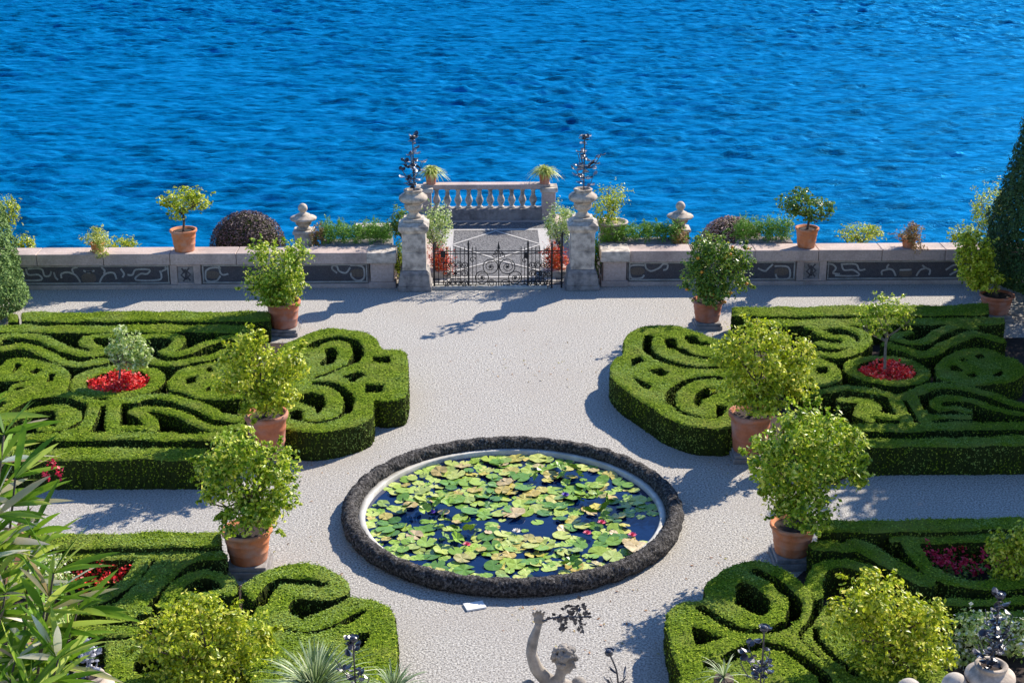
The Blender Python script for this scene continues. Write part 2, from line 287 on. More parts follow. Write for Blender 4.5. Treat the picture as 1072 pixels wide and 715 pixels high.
def hedge(name,label,adds,subs=(),h=.5,res=.036,mat='box',group='clipped box hedges of the parterre',dens=1500):
    A=[]
    for k in adds:
        if k[0]=='w': A.append(('s',[np.asarray(q) for q in k[1]],k[2]/2)); continue
        pts=[np.asarray(P(px,py,h)[:2]) for px,py in k[1]]
        if k[0]=='s': pts=smoothpts(pts,6); A.append(('s',pts,k[2]*.335))
        else: A.append(('p',smoothpts(pts,4,True) if k[0]=='P' else pts,0))
    Bs=[]
    for k in subs:
        pts=[np.asarray(P(px,py,h)[:2]) for px,py in k[1]]
        Bs.append(('s',smoothpts(pts,6),k[2]/2) if k[0]=='s' else ('p',pts,0))
    allp=np.array([p for a in A for p in a[1]]); m=max([a[2] for a in A]+[0])+.1
    x0,y0=allp.min(0)-m; x1,y1=allp.max(0)+m; x0=max(x0,-17); x1=min(x1,18); y0=max(y0,16.6)
    gx=np.arange(x0,x1,res); gy=np.arange(y0,y1,res); X,Y=np.meshgrid(gx,gy)
    sdf=lambda L:np.min([seg_dist(X,Y,p)-w if t=='s' else poly_sd(X,Y,p) for t,p,w in L],axis=0)
    sd=sdf(A)
    if Bs: sd=np.maximum(sd,-sdf(Bs))
    sd=sd+.006*wob(X,Y,1.1)+.012
    gY,gX=np.gradient(sd,res); c=(sd[:-1,:-1]+sd[1:,:-1]+sd[:-1,1:]+sd[1:,1:])/4; ins=c<0
    ins[0,:]=ins[-1,:]=ins[:,0]=ins[:,-1]=False
    ny,nx=X.shape; used=np.zeros((ny,nx),bool)
    for a,b2 in((0,0),(1,0),(0,1),(1,1)): used[a:ny-1+a,b2:nx-1+b2]|=ins
    full=np.ones((ny,nx),bool)
    for a,b2 in((0,0),(1,0),(0,1),(1,1)):
        t=np.ones((ny,nx),bool); t[a:ny-1+a,b2:nx-1+b2]=ins; full&=t
    bd=used&~full
    mv=np.where(bd,np.clip(sd,-.8*res,.8*res),0); gl=np.hypot(gX,gY)+1e-6
    VX=X-mv*gX/gl; VY=Y-mv*gY/gl; rng=np.random.default_rng(abs(hash(label))%9999 if False else len(label)*7+int(abs(x0)*100))
    VX=VX+rng.normal(0,.006,X.shape); VY=VY+rng.normal(0,.006,X.shape)
    VZ=h+.012*wob(X,Y,.6)+rng.normal(0,.006,X.shape)-np.where(bd,.022,0)
    ti=-np.ones((ny,nx),int); ti[used]=np.arange(used.sum()); top=np.stack([VX[used],VY[used],VZ[used]],1)
    I,J=np.nonzero(ins); tf=np.stack([ti[I,J],ti[I,J+1],ti[I+1,J+1],ti[I+1,J]],1)
    # side walls
    E=[]
    for di,dj,(a,b2) in((-1,0,((0,0),(0,1))),(1,0,((1,1),(1,0))),(0,-1,((1,0),(0,0))),(0,1,((0,1),(1,1)))):
        nb=np.zeros_like(ins); 
        if di==-1: nb[1:]=ins[:-1]
        if di==1: nb[:-1]=ins[1:]
        if dj==-1: nb[:,1:]=ins[:,:-1]
        if dj==1: nb[:,:-1]=ins[:,1:]
        i,j=np.nonzero(ins&~nb); E.append(np.stack([ti[i+a[0],j+a[1]],ti[i+b2[0],j+b2[1]]],1))
    E=np.concatenate(E); K=6; vs=[top]; fs=[]; n0=len(top); bv=np.unique(E); loc=-np.ones(n0,int); loc[bv]=np.arange(len(bv)); prev=bv; bulge=.0
    P0=top[bv]; prevmap=lambda e:e
    for k in range(1,K+1):
        z=P0[:,2]*(1-k/K)-(.01 if k==K else 0); q=P0.copy(); q[:,2]=z; q[:,:2]+=rng.normal(0,.01,(len(bv),2)); vs.append(q)
        base=n0+(k-1)*len(bv); up=(E if k==1 else base-len(bv)+loc[E]); dn=base+loc[E]
        fs.append(np.stack([up[:,1],up[:,0],dn[:,0],dn[:,1]],1))
    v=np.concatenate(vs); sf=np.concatenate(fs)
    # leaf clumps
    area=len(I)*res*res; nt=int(area*dens); k=rng.integers(0,len(I),nt); i,j=I[k],J[k]
    C=np.stack([gx[j]+rng.random(nt)*res,gy[i]+rng.random(nt)*res,VZ[i,j]+rng.normal(.004,.006,nt)],1)
    ns=int(len(E)*res*h*dens*.36); k=rng.integers(0,len(E),ns); a=top[E[k,0]]; b2=top[E[k,1]]; t=rng.random((ns,1)); C2=a*(1-t)+b2*t
    e=b2-a; nr=np.stack([e[:,1],-e[:,0],np.zeros(ns)],1); nr/=np.linalg.norm(nr,axis=1,keepdims=True)+1e-6
    C2[:,2]*=rng.random(ns)**.8; C2+=nr*rng.normal(.003,.010,ns)[:,None]
    N1=np.tile([0,0,1.],(nt,1)); lv,lf=leaves(np.concatenate([C,C2]),np.concatenate([N1,nr]),.034,rng,.65,.2,.30)
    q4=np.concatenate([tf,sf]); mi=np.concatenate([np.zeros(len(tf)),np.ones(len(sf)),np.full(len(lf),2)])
    o=link(name,mesh_np(name,np.concatenate([v,lv]),[q4,lf+len(v)],[M['hedgelit'],M['hedgeshade'],M[mat]],mi,False))
    return tag(o,label,'hedge',group)
A=lambda *p:TT(0,320,7.147,p)
B=lambda *p:TT(0,400,7.147,p)
C_=lambda *p:TT(130,320,7.147,p)
D=lambda *p:TT(130,400,7.147,p)
E_=lambda *p:TT(290,335,5.107,p)
F=lambda *p:TT(630,325,4.767,p)
G=lambda *p:TT(840,310,7.94,p)
H=lambda *p:TT(950,310,7.94,p)
I_=lambda *p:TT(840,390,7.15,p)
J=lambda *p:TT(950,390,7.15,p)
K_=lambda *p:TT(30,550,7.94,p)
L_=lambda *p:TT(120,550,7.94,p)
M_=lambda *p:TT(220,580,5.105,p)
N_=lambda *p:TT(690,575,5.106,p)
O_=lambda *p:TT(850,535,7.145,p)
Q_=lambda *p:TT(950,535,3.975,p)
st=lambda pts,w:('s',pts,w)
# upper left parterre
hedge('box_hedge','straight box hedge along the far edge of the upper left parterre, beside the wall',[('p',[(22,326.2),(283,325.2),(283,335.6),(22,336.2)])],h=.55)
hedge('box_hedge','yellowing end of the far border hedge beside the left cypress',[('p',[(8,328),(19,327.5),(20,337),(8,338)])],h=.5,mat='boxy')
hedge('box_hedge','straight box hedge along the near edge of the upper left parterre, beside the path',[('p',[(-60,469),(216,468.2),(216,481),(-60,482)])],h=.6)
hedge('box_hedge','narrow inner box row behind the upper scrolls of the upper left parterre',[('p',[(-60,340.6),(262,339.6),(262,347.4),(-60,348.4)])])
hedge('box_hedge','narrow inner box row in front of the lower scrolls of the upper left parterre',[('p',[(25,452.6),(250,451.8),(250,460),(25,461)])])
hedge('box_hedge','winding box scroll behind the left oval, upper left parterre',
 [st(A((-90,300),(-40,255),(20,232),(120,224),(230,227),(340,255),(430,297),(520,335),(620,353),(720,350),(790,330)),.5),
  st(A((830,222),(720,218),(650,235),(640,275),(700,300),(750,335)),.45),
  st(A((-90,300),(-30,325),(30,318),(100,308),(180,305),(270,325),(370,375),(460,415),(560,435),(660,430),(760,405)),.5)])
hedge('box_hedge','winding box scroll behind the right oval, upper left parterre, half in tree shade',
 [st(C_((110,232),(250,225),(370,228),(415,262),(360,315),(300,335)),.45),
  st(C_((300,335),(380,362),(470,345),(570,300),(690,255),(800,230),(900,260)),.45),
  st(C_((190,395),(280,430),(380,435),(500,410),(600,395),(700,365),(780,330),(880,300)),.42)])
hedge('box_hedge','wavy box band passing in front of the red flower ring, upper left parterre',
 [st(B((-80,270),(0,212),(100,155),(200,112),(330,88),(450,88),(560,105),(660,140),(760,150),(880,132),(1000,135)),.45),
  st(D((60,125),(160,105),(260,100),(380,115),(480,145),(580,185),(680,235),(780,265),(870,280)),.48)])
hedge('box_hedge','hooked box curl on the left below the wavy band, upper left parterre',
 [st(B((30,300),(150,245),(260,205),(380,195),(480,195),(550,225),(555,280),(480,325),(400,345),(320,335)),.42),st(B((480,215),(480,300)),.5)])
hedge('box_hedge','pair of upright box stems between the two lower curls, upper left parterre',
 [st(B((705,155),(690,220),(660,300),(620,360)),.42),st(B((850,155),(845,230),(840,330),(840,370)),.45),st(B((600,345),(560,360),(480,370)),.25),st(B((900,340),(1000,345),(1060,345)),.35)])
hedge('box_hedge','sweeping box curl on the right below the wavy band, upper left parterre',
 [st(D((90,210),(150,192),(250,192),(350,212),(450,250),(550,300),(650,335),(760,345),(860,330)),.42),
  st(D((80,215),(150,245),(195,290),(205,345)),.45),st(D((-60,345),(60,345),(200,340)),.38)])
hedge('box_hedge','pierced oval box hedge at the left edge of the upper left parterre',[('P',A((0,440),(60,400),(150,385),(270,405),(400,435),(490,470),(530,530),(510,610),(470,640),(300,660),(180,700),(60,715),(-60,680),(-110,560)))],
 [('p',A((85,495),(120,435),(175,440),(95,502))),('p',A((220,492),(270,465),(310,475),(260,515))),('p',A((345,580),(370,505),(415,505),(390,565))),
  ('p',A((-60,560),(80,553),(230,550),(80,590),(20,650),(-60,640))),('p',A((95,615),(150,600),(215,612),(130,632)))])
hedge('box_hedge','pierced oval box hedge right of the flower ring, upper left parterre',[('P',C_((320,580),(340,530),(430,470),(560,440),(700,425),(830,430),(960,470),(1010,540),(1000,640),(900,690),(740,705),(560,690),(430,650),(340,630)))],
 [('p',C_((455,540),(540,525),(530,578),(465,582))),('p',C_((600,475),(640,455),(670,490),(640,500))),('p',C_((590,630),(640,600),(640,640)))])
def ring(name,label,cx,cy,ro,ri,h=.45):
    c=P(cx,cy,h); 
    k=[(c[0]+ro*math.cos(a),c[1]+ro*math.sin(a)) for a in np.linspace(0,6.283,40,endpoint=False)]
    kk=[(c[0]+(ro+ri)/2*math.cos(a),c[1]+(ro+ri)/2*math.sin(a)) for a in np.linspace(0,6.2832,41)]
    hedge(name,label,[('w',kk,ro-ri)],(),h); return c
c1=ring('box_hedge','round box ring enclosing the red flowers and pale tree, upper left parterre',123,398.5,1.0,.64)
hedge('box_hedge','broad lobed box scroll at the pond end of the upper left parterre, with square cut-outs',
 [('P',E_((150,80),(240,52),(330,45),(400,48),(480,65),(530,95),(560,140),(575,152),(620,150),(685,165),(700,200),(705,300),(695,395),(650,425),(560,432),(522,430),(515,500),(470,540),(350,577),(180,603),(60,585),(-20,560),(-60,300),(20,140)))],
 [st(E_((190,135),(225,118),(270,103),(330,98),(385,108),(425,140),(432,180),(405,225)),.24),st(E_((285,160),(293,195),(262,228)),.24),st(E_((200,305),(240,290),(320,262),(400,232)),.07),
  ('p',E_((510,193),(600,197),(600,230),(508,226))),('p',E_((345,300),(400,290),(430,278),(482,295),(440,308),(400,328),(380,312))),('p',E_((478,345),(568,345),(562,388),(472,388))),
  st(E_((205,335),(290,342),(350,372),(385,412),(372,485)),.20),('p',E_((110,395),(180,383),(250,398),(262,440),(240,470),(215,500),(205,465),(120,435))),
  ('p',E_((68,487),(100,473),(130,482),(130,530),(110,540),(70,520))),st(E_((120,540),(220,545),(300,527),(365,488)),.08)],h=.6)
# upper right parterre
hedge('box_hedge','long straight box hedge along the far edge of the upper right parterre',[('p',[(766,321),(1035,318),(1035,329),(766,331)])],h=.55)
hedge('box_hedge','shaded box hedge along the near edge of the upper right parterre, beside the path',[('p',[(800,460.5),(1120,455.5),(1120,466),(800,468)])],h=.6)
hedge('box_hedge','narrow inner box row behind the scrolls of the upper right parterre',[('p',[(800,334),(1052,331.5),(1052,339),(800,341)])])
hedge('box_hedge','narrow inner box row in front of the shaded scrolls of the upper right parterre',[('p',[(820,443.5),(1120,440.5),(1120,449),(820,452)])])
hedge('box_hedge','box spiral left of the small tree, upper right parterre',
 [st(G((60,255),(250,240),(400,262),(500,310),(530,365),(470,425),(370,470),(250,497),(130,480)),.46),st(G((140,290),(230,325),(330,335),(395,375),(360,405),(250,415),(150,390)),.5)])
hedge('box_hedge','box scroll right of the small tree, sunlit on its near side, upper right parterre',
 [st(G((890,300),(800,318),(790,350),(850,372),(950,390)),.42),st(H((60,385),(160,372),(240,312),(340,265),(430,240),(540,245)),.46),
  st(G((700,390),(770,415),(850,440),(950,462)),.42),st(H((70,470),(130,482),(210,462),(310,405),(420,355),(520,310),(640,320),(760,360)),.5)])
hedge('box_hedge','pierced oval box hedge left of the flower ring, upper right parterre',[('P',G((-160,600),(-60,540),(60,515),(160,520),(260,560),(325,620),(330,680),(280,715),(150,745),(-60,740)))],
 [('p',G((105,625),(120,592),(205,590),(205,635),(130,642)))])
c2=ring('box_hedge','round box ring enclosing the red flowers and slim tree, upper right parterre',928.5,387,.93,.62)
hedge('box_hedge','pierced oval box hedge in dappled shade right of the flower ring, upper right parterre',[('P',H((225,600),(250,545),(350,480),(470,440),(600,430),(700,445),(780,480),(900,520),(980,600),(940,680),(800,720),(550,735),(380,715),(260,680)))],
 [('p',H((425,530),(470,512),(510,535),(450,552))),('p',H((560,492),(620,487),(640,510),(580,522))),('p',H((340,580),(400,568),(460,605),(440,627),(370,617))),('p',H((490,642),(560,628),(590,660),(510,667))),('p',H((710,645),(790,615),(790,655),(730,670)))])
hedge('box_hedge','wavy shaded box band in front of the flower ring, upper right parterre',
 [st(I_((40,150),(150,130),(300,112),(400,122),(500,130),(600,150),(700,180),(790,175)),.42),st(J((-30,185),(80,140),(180,102),(300,90),(420,105),(540,135),(660,172),(780,215),(900,245)),.46)])
hedge('box_hedge','pair of slanting shaded box stems, upper right parterre',
 [st(I_((690,195),(720,250),(770,330),(790,380)),.42),st(J((40,195),(70,255),(120,320),(140,360)),.42)])
hedge('box_hedge','sunlit box curl beside the second citrus tub, upper right parterre',
 [st(I_((300,200),(420,200),(500,215),(545,250),(520,300),(640,325),(730,330)),.42),st(I_((460,230),(430,300),(500,345)),.4)])
hedge('box_hedge','shaded box curl reaching the right edge, upper right parterre',
 [st(J((900,300),(760,285),(640,260),(520,220),(400,190),(300,183),(225,205),(205,240),(260,268),(360,268),(440,290)),.36),st(J((180,335),(300,328),(440,335)),.36)])
hedge('box_hedge','broad lobed box scroll at the pond end of the upper right parterre',
 [('P',F((105,150),(150,100),(240,72),(340,70),(430,85),(500,110),(600,150),(760,200),(800,350),(760,540),(640,580),(560,585),(470,580),(380,555),(300,520),(230,470),(150,420),(75,365),(42,315),(42,268),(70,232),(105,215)))],
 [st(F((235,130),(225,180),(260,222),(320,255),(400,275),(500,285),(580,285)),.2),st(F((340,145),(352,185)),.26),st(F((385,190),(440,222),(530,235)),.22),st(F((440,130),(470,160),(510,165)),.28),
  ('p',F((145,235),(190,225),(215,250),(180,260),(150,277))),('p',F((230,300),(290,285),(340,305),(300,328))),('p',F((155,330),(200,345),(248,370),(230,385),(190,370))),
  st(F((345,460),(342,420),(370,380),(430,350),(510,335),(600,340)),.2),st(F((345,460),(400,500),(480,525),(570,530)),.09),
  ('p',F((455,450),(470,410),(520,383),(570,385),(570,410),(500,440),(485,475))),('p',F((570,465),(630,480),(600,520),(572,530)))],h=.6)
# lower left parterre
hedge('box_hedge','straight box hedge along the far edge of the lower left parterre',[('p',[(-40,557.5),(232,556),(232,572),(-40,573.5)])],h=.6)
hedge('box_hedge','inner box row behind the red flowers, lower left parterre',[('p',[(-40,577.5),(233,576),(233,584.5),(-40,586)])])
hedge('box_hedge','diagonal box band with a slot, right of the red flowers, lower left parterre',
 [st(L_((230,290),(170,380),(80,480),(-60,560),(-220,640)),.42),st(L_((480,260),(400,370),(300,480),(180,600),(60,720)),.75)],[])
hedge('box_hedge','shaded box corner beside the near left tub, lower left parterre',[('P',L_((480,330),(560,250),(700,225),(900,220),(930,280),(700,300),(560,370),(430,480)))])
hedge('box_hedge','looped box scroll behind the yellow shrub, lower left parterre',
 [st(L_((410,640),(480,540),(580,450),(700,405),(830,410),(940,460),(960,560)),.4),st(L_((590,570),(700,590),(840,560)),.4)])
hedge('box_hedge','straight low box row behind the metal stems, lower left parterre',[('p',[(20,634),(160,632),(160,641),(20,644)]),('p',[(30,655),(150,652),(150,664),(30,667)])])
hedge('box_hedge','box patches among the yellow shrub and the spiky grass, lower left parterre',[('p',[(110,668),(240,668),(240,720),(110,720)])],[('p',[(140,690),(200,688),(200,700),(140,702)])])
hedge('box_hedge','large box scroll with a teardrop opening at the pond end of the lower left parterre',
 [('P',M_((160,180),(230,120),(330,70),(440,45),(560,45),(660,75),(730,130),(752,180),(738,212),(780,224),(860,225),(930,250),(980,300),(1000,380),(1005,560),(1000,690),(990,800),(300,800),(180,600),(170,400),(240,280)))],
 [st(M_((262,265),(310,185),(370,143),(450,135),(530,138),(600,155)),.17),('p',M_((415,290),(430,250),(460,232),(530,235),(640,240),(730,213),(740,225),(640,280),(540,325),(490,340),(430,315))),
  st(M_((390,405),(520,415),(620,390),(700,355),(760,335)),.05),('p',M_((690,372),(700,345),(780,300),(840,288),(790,330),(730,367))),('p',M_((790,420),(850,405),(850,440),(790,510)))],h=.55)
# lower right parterre
hedge('box_hedge','long straight box hedge in shade along the far edge of the lower right parterre',[('p',[(858,543.5),(1130,540),(1130,553),(858,557)])],h=.6)
hedge('box_hedge','inner box row behind the crimson flowers, lower right parterre',[('p',[(930,558.5),(1130,556),(1130,567),(930,567)])])
hedge('box_hedge','short sunlit box stub beside the near right tub, lower right parterre',[st(O_((50,262),(160,258),(300,262),(400,262)),.5)])
hedge('box_hedge','diagonal shaded box band from the tub to the crimson bed, lower right parterre',[st(O_((330,235),(430,290),(560,370),(700,440),(840,520)),.55)])
hedge('box_hedge','bent box band framing the crimson flowers, lower right parterre',[st(Q_((0,110),(40,175),(90,235),(150,275),(240,297),(340,300),(500,292)),.46)])
hedge('box_hedge','sunlit box row below the crimson bed, lower right parterre',[('p',[(985,627),(1120,620),(1120,630),(985,634)])])
hedge('box_hedge','box row nearest the white flowers, lower right parterre',[('p',[(1000,640),(1120,636),(1120,650),(1000,652)])])
hedge('box_hedge','box loop behind the sunlit yellow citrus, lower right parterre',[st(O_((20,620),(15,520),(60,420),(150,388),(260,388),(380,420),(450,460)),.42)])
hedge('box_hedge','large box scroll with a rounded opening at the pond end of the lower right parterre',
 [('P',N_((240,190),(300,130),(400,70),(500,52),(600,70),(700,120),(780,180),(818,240),(820,320),(790,390),(745,450),(800,520),(919,620),(960,800),(150,800),(110,660),(70,560),(40,450),(30,370),(50,320),(120,280),(235,265)))],
 [('p',N_((415,185),(450,165),(520,200),(590,260),(595,310),(545,355),(470,320),(405,285))),st(N_((520,112),(600,150),(680,210),(732,280),(710,360)),.2),
  st(N_((225,315),(310,368),(400,415),(480,430),(600,425),(680,395)),.17),('p',N_((170,410),(200,415),(340,465),(280,485),(200,510))),('p',N_((245,590),(270,575),(320,610),(310,635),(240,625))),
  st(N_((370,580),(430,540),(520,515),(620,520),(700,550),(800,610),(870,670),(900,720)),.18)],h=.55)
hedge('box_hedge','curving box strip right of the large scroll, lower right parterre',
 [('P',N_((830,380),(870,320),(960,300),(1100,420),(1500,600),(1500,800),(1010,800),(960,680),(850,560),(760,500),(775,440)))],[st(N_((840,420),(850,480),(930,560),(1050,660)),.09)],h=.5)
# ================================================================ foliage builders
def blobleaves(blobs,n,size,rng,clumps=26,outward=.6,shell=.62,asp=.55):
    """blobs: (cx,cy,cz,rx,ry,rz). leaves gathered in clumps spread through and over each blob"""
    vol=np.array([b[3]*b[4]*b[5] for b in blobs])**(2/3); vol/=vol.sum(); Cs=[];Ns=[]
    for b,w in zip(blobs,vol):
        k=max(6,int(clumps*2.2*w)+2); c0=np.array(b[:3]); r=np.array(b[3:6])
        u=rng.normal(0,1,(k,3)); u/=np.linalg.norm(u,axis=1,keepdims=True); rad=(shell+(1-shell)*rng.random(k))[:,None]*rng.uniform(.75,1.08,(k,1))
        cc=u*rad; m=int(n*w); a=rng.integers(0,k,m); cr=rng.uniform(.16,.36,k)
        g=rng.normal(0,1,(m,3)); g/=np.linalg.norm(g,axis=1,keepdims=True); off=g*(rng.random(m)**.45)[:,None]*cr[a][:,None]
        p=cc[a]+off; fr=rng.random(m)<.42; q=rng.normal(0,1,(m,3)); q/=np.linalg.norm(q,axis=1,keepdims=True); q*=1.05*(rng.random(m)**.40)[:,None]*(.92+.22*np.sin(q[:,:1]*5+b[0]*3)*np.sin(q[:,2:]*6+b[1]*3)); p=np.where(fr[:,None],q,p); ns_=max(3,k//3); sp=rng.normal(0,1,(ns_,3)); sp[:,2]+=.5; sp/=np.linalg.norm(sp,axis=1,keepdims=True); j=rng.integers(0,ns_,m); onl=rng.random(m)<.09; lp=sp[j]*(1.0+.32*rng.random((m,1)))+rng.normal(0,.045,(m,3)); p=np.where(onl[:,None],lp,p)
        Cs.append(c0+p*r); Ns.append(g*.6+p*outward+np.array([0,0,.45]))
    C=np.concatenate(Cs); Nn=np.concatenate(Ns); return leaves(C,Nn,size,rng,asp,.25,.55)
def foliage(name,blobs,n,size,mat,parent=None,seed=1,clumps=26,shell=.62,asp=.55,off=(0,0,0)):
    rng=np.random.default_rng(seed); v,f=blobleaves(blobs,n,size,rng,clumps,shell=shell,asp=asp)
    return link(name,mesh_np(name,v-np.array(off),[f],[M[mat]],smooth=False),parent)
def limbs(mb,base,top,r0,blobs,rng,n=7,spread=.7):
    base=np.array(base,float); top=np.array(top,float); mid=(base+top)/2+rng.normal(0,.03,3)
    mb.tube(smoothpts([base,mid,top],4),list(np.linspace(r0,r0*.7,9)),8)
    for k in range(n):
        b=blobs[k%len(blobs)]; u=rng.normal(0,1,3); u/=np.linalg.norm(u); e=np.array(b[:3])+u*np.array(b[3:6])*spread
        s=base+(top-base)*rng.uniform(.7,1); m=(s+e)/2+np.array([0,0,-.06])+rng.normal(0,.05,3)
        mb.tube(smoothpts([s,m,e],4),list(np.linspace(r0*.5,.008,9)),5)
        for q in range(2):
            e2=m+(e-m)*.4+rng.normal(0,.22,3)*np.array(b[3:6]); mb.tube([m,(m+e2)/2+rng.normal(0,.02,3),e2],[r0*.25,r0*.15,.005],4)
def pot_mesh(R,h,c=(0,0,0),seg=36):
    """tapered terracotta tub with rolled rim and bands"""
    rb=R*.72; p=[(rb*.97,0),(rb,.02*h)]
    def rr(t): return rb+(R*.92-rb)*t
    for t,d in((.12,0),(.30,0),(.32,.018),(.36,.018),(.38,0),(.62,0),(.64,.016),(.68,.016),(.70,0),(.86,0),(.875,.05),(.90,.085),(.96,.09),(1,.07),(1.005,.0),(1,-.06),(.90,-.09)): p.append((rr(t)+d*R,t*h))
    mb=MB(); mb.lathe(c,p,seg); return mb
def potted_tree(base,z0,rimw,poth,blobs,n,leaf,mat,label,plinth=0,seed=1,trunk=.05,potmat='terra',group=None,cat='potted tree',fruit=0,clumps=30,name='potted_citrus_tree',plabel=None,shell=.6,lim=9):
    c=np.array([base[0],base[1],z0]); rng=np.random.default_rng(seed)
    if plinth:
        pm=MB().box((c[0],c[1],z0+plinth*.3),(rimw*.84,rimw*.84,plinth*.6)).box((c[0],c[1],z0+plinth*.8+.001),(rimw*.76,rimw*.76,plinth*.4-.002))
        tag(pm.build('stone_plinth',M['greystone'],bevel=.012),plabel or ('low grey stone plinth under the '+label.split(',')[0][:40]),'plinth','stone plinths under the citrus tubs')
        c[2]+=plinth
    t=thing(name,label,cat,tuple(c),0,group); R=rimw/2
    pot_mesh(R,poth).build('pot',M[potmat],t,True)
    MB().lathe((0,0,0),[(.01,poth*.90),(R*.5,poth*.915),(R*.84,poth*.90)],20,False).build('soil',M['soil'],t)
    bl=[(b[0]-c[0],b[1]-c[1],b[2]-c[2],b[3],b[4],b[5]) for b in blobs]; cc=np.mean([b[:3] for b in bl],0)
    mb=MB(); limbs(mb,(0,0,poth*.88),(cc[0]*.5,cc[1]*.5,max(poth+.12,cc[2]-.15)),trunk,bl,rng,lim); mb.build('trunk',M['bark'],t,True)
    foliage('crown',bl,n,leaf,mat,t,seed,clumps,shell)
    for k in range(fruit):
        b=bl[k%len(bl)]; u=rng.normal(0,1,3); u[1]=-abs(u[1]); u/=np.linalg.norm(u); p=np.array(b[:3])+u*np.array(b[3:6])*.95
        MB().ball(p,.038,8,6).build('fruit',M['fruit'],t,True)
    return t
def blob(px,py,Y,wpx,hpx,depth=None):
    """an ellipsoid seen at (px,py), at depth Y, of wpx x hpx pixels"""
    c=V(px,py,Y); s=FPX/np.dot(c-np.array([0,0,12]),_F); rx=wpx/2/s; rz=hpx/2/s; return (c[0],c[1],c[2],rx,depth or rx*.95,rz)
# ================================================================ POND
pc=np.array([.52,24.48]); RM=2.86
# rim: rough tufa roll
na,nb=1000,38; a=np.linspace(0,2*np.pi,na,endpoint=False); bb=np.linspace(0,2*np.pi,nb,endpoint=False); AA,BB=np.meshgrid(a,bb,indexing='ij')
rr=.148+.006*np.sin(AA*23+3*np.sin(AA*7))+.008*np.sin(BB*3+AA*41)+RNG.normal(0,.007,AA.shape)
v=np.stack([pc[0]+(RM+rr*np.cos(BB))*np.cos(AA),pc[1]+(RM+rr*np.cos(BB))*np.sin(AA),.14+rr*1.05*np.sin(BB)],-1).reshape(-1,3); v[:,2]=np.maximum(v[:,2],-.02)
ii=np.arange(na*nb).reshape(na,nb); f=np.stack([ii,np.roll(ii,-1,0),np.roll(np.roll(ii,-1,0),-1,1),np.roll(ii,-1,1)],-1).reshape(-1,4)
pond=thing('lily_pond','round lily pond with a rough dark stone roll for a rim, centre of the gravel','pond',(pc[0],pc[1],0))
link('stone_rim',mesh_np('stone_rim',v-np.array([pc[0],pc[1],0]),[f],[M['tufa']],smooth=True),pond)
MB().lathe((0,0,0),[(2.72,.004),(2.72,.12),(2.62,.125),(2.60,.115),(2.60,.010)],96,False).build('marble_lining',M['marble'],pond,True)
MB().lathe((0,0,0),[(.01,.03),(2.0,.03),(2.61,.03)],96,False).build('water',M['pool'],pond)
def padmesh(name,mat,notch=.35,ruf=.02,cup=.0,seg=15):
    v=[(0,0,0)]; a0=notch/2
    for k in range(seg+1): a=a0+(2*math.pi-notch)*k/seg; v.append((math.cos(a),math.sin(a),ruf*math.sin(a*5)+cup))
    me=bpy.data.meshes.new(name); f=[(0,i,i+1) for i in range(1,seg+1)]; v2=[(x,y,z-.02) for x,y,z in v]; me.from_pydata(v+v2,[],f+[(i,i+seg+2,i+seg+3,i+1) for i in range(1,seg+1)]); me.materials.append(M[mat]); me.update(); return me
PM=[padmesh('lily_pad','pad'),padmesh('lily_pad','pad',.5,.05,.03),padmesh('lily_pad','pad',.25,.03,.06)]; PY=padmesh('ageing_pad','padyellow',.4,.06,.05); PD=padmesh('raised_leaf','paddark',.5,.12,.35)
rg=np.random.default_rng(5); pads=[]; gaps=[P(553,553)[:2].tolist()+[.55,.45],P(408,528)[:2].tolist()+[.28,.3],P(675,560)[:2].tolist()+[.3,.9],P(570,608)[:2].tolist()+[.25,.4],P(500,590)[:2].tolist()+[.25,.2],P(430,545)[:2].tolist()+[.2,.25],P(655,520)[:2].tolist()+[.3,.2],P(505,545)[:2].tolist()+[.25,.25],P(440,590)[:2].tolist()+[.3,.15],P(620,500)[:2].tolist()+[.3,.15],P(610,560)[:2].tolist()+[.2,.2]]
tries=0
while len(pads)<292 and tries<60000:
    tries+=1; r=2.5*math.sqrt(rg.random()); t=rg.random()*6.283; x,y=pc[0]+r*math.cos(t),pc[1]+r*math.sin(t); s=rg.uniform(.11,.185) if rg.random()<.75 else rg.uniform(.08,.12)
    if math.hypot(x-pc[0],y-pc[1])+s*.9>2.58: continue
    if any(((x-g[0])/g[2])**2+((y-g[1])/g[3])**2<1 for g in gaps) and rg.random()<.95: continue
    if sum(1 for p in pads if math.hypot(p[0]-x,p[1]-y)<.50*(p[2]+s))>0: 
        if rg.random()<.97: continue
    pads.append((x,y,s))
